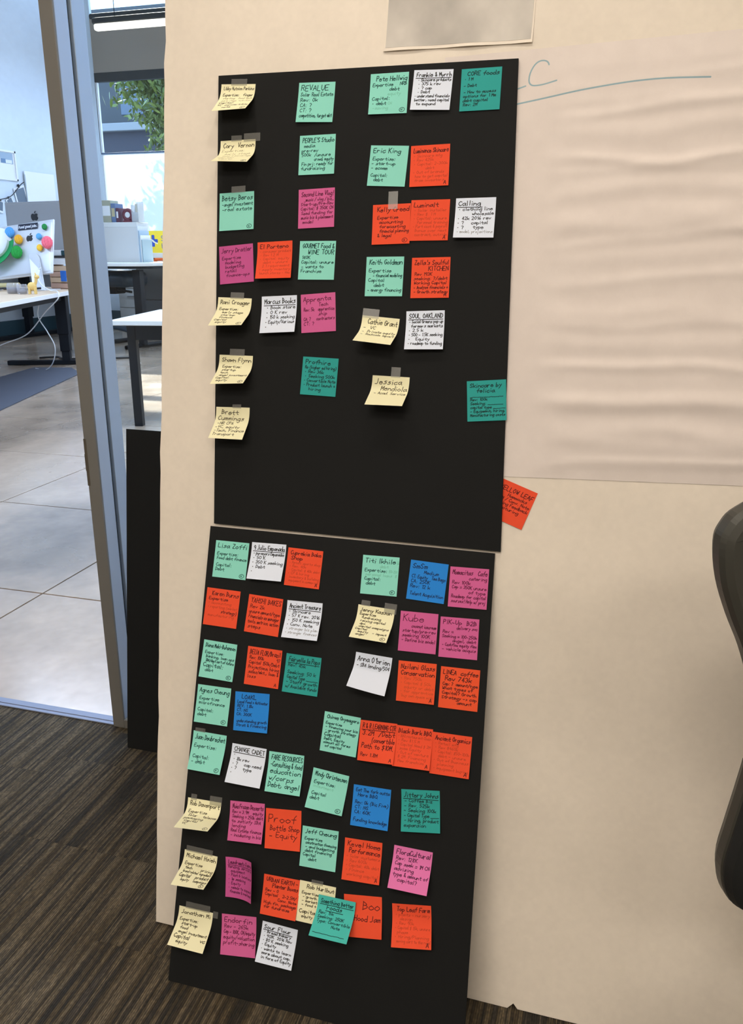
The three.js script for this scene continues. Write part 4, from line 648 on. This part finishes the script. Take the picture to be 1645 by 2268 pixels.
{ const t = thing('paper_stack', 'small stack of white papers and black folder on the wooden crate', 'papers', [-7.42, 1.287, -10.35], -0.15);
  part('sheets', join(bx(-0.17, 0.15, 0, 0.05, -0.12, 0.12), bx(-0.15, 0.16, 0.05, 0.085, -0.12, 0.11)), M.white, t); part('folder', bx(-0.16, 0.14, 0.0855, 0.115, -0.11, 0.12, 0.006), M.dark, t); part('top_sheets', bx(-0.17, 0.10, 0.1155, 0.19, -0.12, 0.1, 0.004), M.white, t); part('clip', bx(0.05, 0.14, 0.116, 0.185, 0.0, 0.11, 0.01), mat(lin(0.01, 0.05, 0.06), 0.4), t); }
{ const t = thing('poster_tube', 'beige rolled tube lying under the silver computer', 'tube', [-7.80, 1.0105, -9.62], 0.05);
  part('tube_wall', rod([-0.2, 0, 0], [0.15, 0.012, 0], 0.044, 0.044, 20), mat(lin(0.50, 0.42, 0.20), 0.7), t); part('end_cap', rod([0.149, 0.012, 0], [0.158, 0.012, 0], 0.045), mat(lin(0.65, 0.55, 0.30), 0.6), t); }
whole('papers', join(bx(-8.13, -7.83, 0.966, 0.975, -9.52, -9.30), bx(-8.10, -7.82, 0.975, 0.983, -9.54, -9.34), sheet((s, q) => V3(-8.1 + s * 0.25, 0.985 + 0.07 * s * s * (1 - q), -9.5 + q * 0.16), 8, 6, 0.001)), M.white, 'loose white papers at the near left of the left desk', 'papers');
{ const t = thing('glass_jar', 'low clear glass jar near the front edge of the left desk', 'jar', [-7.12, 0.966, -8.86]);
  part('jar_wall', lathe([[0, 0], [0.065, 0], [0.075, 0.02], [0.075, 0.10], [0.062, 0.125], [0.058, 0.125], [0.07, 0.098], [0.07, 0.022], [0.062, 0.006], [0, 0.006]]), new THREE.MeshPhysicalMaterial({ color: lin(0.9, 0.9, 0.92), roughness: 0.08, transmission: 0.9, thickness: 0 }), t);
  part('contents', lathe([[0, 0.008], [0.066, 0.01], [0.066, 0.06], [0.03, 0.075], [0, 0.07]]), mat(lin(0.22, 0.20, 0.19), 0.8), t); }
{ const t = thing('glass_jar', 'second glass jar, right of the first on the left desk', 'jar', [-6.96, 0.966, -8.82]);
  part('jar_wall', lathe([[0, 0], [0.055, 0], [0.062, 0.02], [0.062, 0.09], [0.052, 0.115], [0.048, 0.115], [0.057, 0.09], [0.057, 0.02], [0.05, 0.006], [0, 0.006]]), new THREE.MeshPhysicalMaterial({ color: lin(0.9, 0.9, 0.92), roughness: 0.08, transmission: 0.9, thickness: 0 }), t);
  part('contents', lathe([[0, 0.008], [0.05, 0.01], [0.05, 0.045], [0, 0.06]]), mat(lin(0.30, 0.28, 0.27), 0.8), t); }
{ const y = mat(lin(0.80, 0.55, 0.18), 0.7), t = thing('toy_animal', 'small yellow toy animal standing on the left desk', 'toy', [-6.83, 0.966, -8.84], 0.4);
  const body = new THREE.SphereGeometry(1, 18, 12).scale(0.055, 0.05, 0.035).translate(0, 0.09, 0), legs = [[-0.035, 0.02], [-0.035, -0.02], [0.035, 0.02], [0.035, -0.02]].map(([x, z]) => rod([x, 0, z], [x * 0.9, 0.08, z * 0.8], 0.012, 0.016));
  part('body', join(body, ...legs, tube([[0.03, 0.10, 0], [0.05, 0.15, 0], [0.055, 0.19, 0]], 0.018, 8)), y, t);
  part('head', join(new THREE.SphereGeometry(1, 14, 10).scale(0.032, 0.026, 0.024).translate(0.065, 0.20, 0), rod([0.055, 0.22, 0.012], [0.05, 0.25, 0.014], 0.007, 0.003), rod([0.055, 0.22, -0.012], [0.05, 0.25, -0.014], 0.007, 0.003)), y, t); }
whole('desk_clutter_cable', tube([[-7.80, 0.985, -9.36], [-7.74, 1.0, -9.42], [-7.62, 0.99, -9.48], [-7.46, 0.985, -9.55], [-7.3, 1.0, -9.62]], 0.014, 40), M.dark, 'dark coiled cable among the papers on the left desk', 'cable');
whole('white_cable', tube([[-7.40, 1.25, -9.80], [-7.38, 1.23, -9.70], [-7.18, 1.08, -9.45], [-6.85, 0.995, -9.2], [-6.64, 0.985, -9.06], [-6.60, 0.93, -9.02], [-6.80, 0.75, -9.0], [-7.11, 0.47, -9.0], [-7.53, 0.318, -9.0], [-8.2, 0.012, -9.1]], 0.007, 90), M.whitePlastic, 'white power cable running from the computer stand over the desk edge', 'cable');
whole('white_cable', tube([[-6.92, 0.916, -9.1], [-6.95, 0.70, -9.04], [-6.83, 0.50, -9.03], [-6.74, 0.33, -9.02], [-6.80, 0.15, -9.05], [-7.0, 0.012, -9.15], [-7.2, 0.012, -9.2]], 0.007, 60), M.whitePlastic, 'second white cable dropping to the floor under the left desk', 'cable');
whole('black_cable', tube([[-7.9, 0.014, -10.2], [-7.7, 0.014, -10.35], [-7.5, 0.014, -10.2], [-7.1, 0.014, -10.35], [-6.6, 0.014, -10.6]], 0.013, 50), M.dark, 'black cable lying on the office floor behind the desk leg', 'cable');
// ------------------------------------------------------------------ left wall
{ const t = thing('framed_picture', 'white framed picture on the pale left office wall', 'picture', [-10.299, 2.865, -12.86], Math.PI / 2);
  const w = 0.80, h = 0.48; part('frame', join(bx(-w / 2, w / 2, h / 2 - 0.03, h / 2, 0, 0.03), bx(-w / 2, w / 2, -h / 2, -h / 2 + 0.03, 0, 0.03), bx(-w / 2, -w / 2 + 0.03, -h / 2, h / 2, 0, 0.03), bx(w / 2 - 0.03, w / 2, -h / 2, h / 2, 0, 0.03)), M.white, t);
  part('mat_board', bx(-w / 2 + 0.02, w / 2 - 0.02, -h / 2 + 0.02, h / 2 - 0.02, 0.002, 0.012), M.white, t); part('print', bx(0.02, 0.33, 0.03, 0.20, 0.012, 0.016), mat(lin(0.32, 0.42, 0.52), 0.5), t); part('print', bx(0.03, 0.14, 0.035, 0.10, 0.016, 0.018), mat(lin(0.12, 0.22, 0.36), 0.5), t); part('print', bx(0.14, 0.30, 0.035, 0.09, 0.016, 0.018), mat(lin(0.75, 0.78, 0.8), 0.5), t); }
{ const t = thing('white_board', 'blank white board standing behind the grey computer', 'board', [-10.28, 1.15, -13.83], Math.PI / 2);
  part('sheet', bx(-0.40, 0.42, 0, 1.66, 0, 0.02, 0.003), M.white, t); part('edge_strip', bx(-0.405, -0.39, 0, 1.6, 0.0, 0.024), mat(lin(0.55, 0.6, 0.62), 0.5), t); }
[[-13.30, 2.36, 0.30, 0.25, 'tilted photo card clipped beside the white board'], [-13.0, 2.25, 0.16, 0.5, 'middle photo card clipped to the string on the left office wall'], [-12.72, 2.19, 0.16, -0.2, 'leftmost photo card clipped to the string on the left office wall']].forEach(([z, y, s, a, label]) => {
  const t = thing('photo_card', label, 'photo', [-10.285, y, z], Math.PI / 2, 'photo cards on the string of the left office wall'); t.rotation.z = a;
  part('card', bx(-s * 0.5, s * 0.5, -s * 0.62, s * 0.62, 0, 0.006), M.white, t); part('picture', bx(-s * 0.4, s * 0.4, -s * 0.4, s * 0.5, 0.006, 0.008), mat(lin(0.13, 0.17, 0.22), 0.5), t); part('clip', bx(-0.02, 0.02, s * 0.55, s * 0.75, -0.004, 0.014, 0.003), M.dark, t); });
whole('photo_string', tube([[-10.258, 2.24, -12.3], [-10.258, 2.30, -12.72], [-10.258, 2.37, -13.0], [-10.258, 2.58, -13.3], [-10.258, 2.62, -13.38]], 0.008, 30), M.dark, 'thin dark string of photo cards on the left office wall', 'string');
// ------------------------------------------------------------------ things on the right desk
{ const t = thing('file_box', 'large plain white-grey file box on the far right desk', 'box', [-8.0, 1.29, -12.62]);
  part('box_body', bx(-0.42, 0.37, 0, 0.60, -0.34, 0, 0.006), mat(lin(0.70, 0.69, 0.68), 0.6), t); part('lid', bx(-0.43, 0.38, 0.545, 0.62, -0.35, 0.01, 0.008), mat(lin(0.76, 0.76, 0.75), 0.6), t); }
{ const cols = [[0.40, 0.40, 0.30], [0.13, 0.20, 0.36], [0.10, 0.03, 0.06]], ws = [0.16, 0.08, 0.055], hs = [0.34, 0.29, 0.22], ls = ['pale grey-green binder standing on the file box', 'blue binder standing on the file box', 'thin dark red folder standing on the file box']; let x = -8.27;
  for (let i = 0; i < 3; i++) { const t = thing('binder', ls[i], 'binder', [x, 1.912, -12.66], 0, 'binders on the file box'); part('cover', bx(0, ws[i], 0, hs[i], -0.24, 0, 0.008), mat(lin(...cols[i]), 0.6), t); part('spine_label', bx(0.012, ws[i] - 0.012, hs[i] * 0.3, hs[i] * 0.75, 0, 0.003), i === 1 ? mat(lin(0.55, 0.48, 0.28), 0.6) : M.white, t); x += ws[i] + 0.004; } }
{ const t = thing('tape_dispenser', 'maroon tape roll dispenser on the file box', 'tape dispenser', [-7.85, 1.912, -12.75]); const m = mat(lin(0.16, 0.03, 0.05), 0.4);
  part('roll', new THREE.TorusGeometry(0.072, 0.032, 12, 30).translate(0, 0.115, 0), m, t); part('core', new THREE.CylinderGeometry(0.045, 0.045, 0.05, 20).rotateX(Math.PI / 2).translate(0, 0.115, 0), M.white, t); part('stand', join(bx(-0.07, 0.12, 0, 0.03, -0.05, 0.05, 0.006), bx(0.07, 0.1, 0.03, 0.1, -0.04, 0.04, 0.006)), m, t); }
{ const t = thing('brochure_holder', 'clear plastic holder with papers at the right of the file box', 'holder', [-7.67, 1.912, -12.72]); const c = new THREE.MeshPhysicalMaterial({ color: lin(0.86, 0.88, 0.9), roughness: 0.15, transmission: 0.7, thickness: 0 });
  part('holder_body', join(bx(-0.05, 0.07, 0, 0.012, -0.1, 0.08), bx(-0.05, -0.045, 0, 0.26, -0.1, 0.08), bx(0.065, 0.07, 0, 0.30, -0.1, 0.08), bx(-0.05, 0.07, 0, 0.32, -0.1, -0.095), bx(-0.05, 0.07, 0, 0.15, 0.075, 0.08)), c, t); part('papers', bx(-0.04, 0.06, 0.013, 0.28, -0.08, -0.02), mat(lin(0.7, 0.66, 0.55), 0.7), t); }
{ const t = thing('papers', 'standing pile of papers and folders right of the file box', 'papers', [-7.612, 1.29, -12.58]); const cs = [[0.72, 0.75, 0.78], [0.42, 0.55, 0.68], [0.80, 0.82, 0.82], [0.35, 0.45, 0.50]];
  for (let i = 0; i < 4; i++) { const g = bx(0, 0.017, 0, 0.56 - i * 0.07, -0.3, 0, 0.002); const p = part('folder', g, mat(lin(...cs[i]), 0.7), t); p.position.x = i * 0.023; p.rotation.z = 0.05 * i * 0; } }
{ // yellow sign with a blue cross, running on behind the panel
  const c = document.createElement('canvas'); c.width = 768; c.height = 280; const x = c.getContext('2d'); x.fillStyle = '#f6dd3c'; x.fillRect(0, 0, 768, 280);
  x.fillStyle = '#2a50c0'; const arm = (a, b, w, h) => { x.beginPath(); x.roundRect(a, b, w, h, 12); x.fill(); }; arm(112, 52, 44, 150); arm(64, 105, 140, 46);
  x.strokeStyle = '#f6f0d8'; x.lineWidth = 17; x.beginPath(); x.moveTo(66, 96); x.bezierCurveTo(120, 118, 150, 128, 150, 152); x.stroke(); x.beginPath(); x.moveTo(118, 118); x.bezierCurveTo(130, 142, 170, 150, 202, 164); x.stroke();
  x.fillStyle = '#2a50c0'; x.font = '88px sans-serif'; x.fillText('Su', 250, 126); x.fillText('He', 250, 222);
  const tx = new THREE.CanvasTexture(c); tx.colorSpace = THREE.SRGBColorSpace; tx.magFilter = THREE.LinearFilter;
  const t = thing('yellow_sign', 'yellow sign with a blue cross emblem on the far right desk', 'sign', [-8.30, 1.435, -13.95]);
  part('sign_face', sheet((s, q) => V3(s * 1.01, 0.375 * (1 - q), 0.004), 2, 2, 0.001), new THREE.MeshStandardMaterial({ map: tx, roughness: 0.6 }), t); part('backing', bx(0, 1.01, 0, 0.375, -0.012, 0.002, 0.002), M.white, t); part('easel_leg', bx(0.4, 0.44, -0.2, 0.3, -0.06, -0.014), M.white, t);
  part('base', bx(0.04, 0.98, -0.203, 0, -0.06, 0.02, 0.006), M.white, t); }
renderer.render(scene, camera);
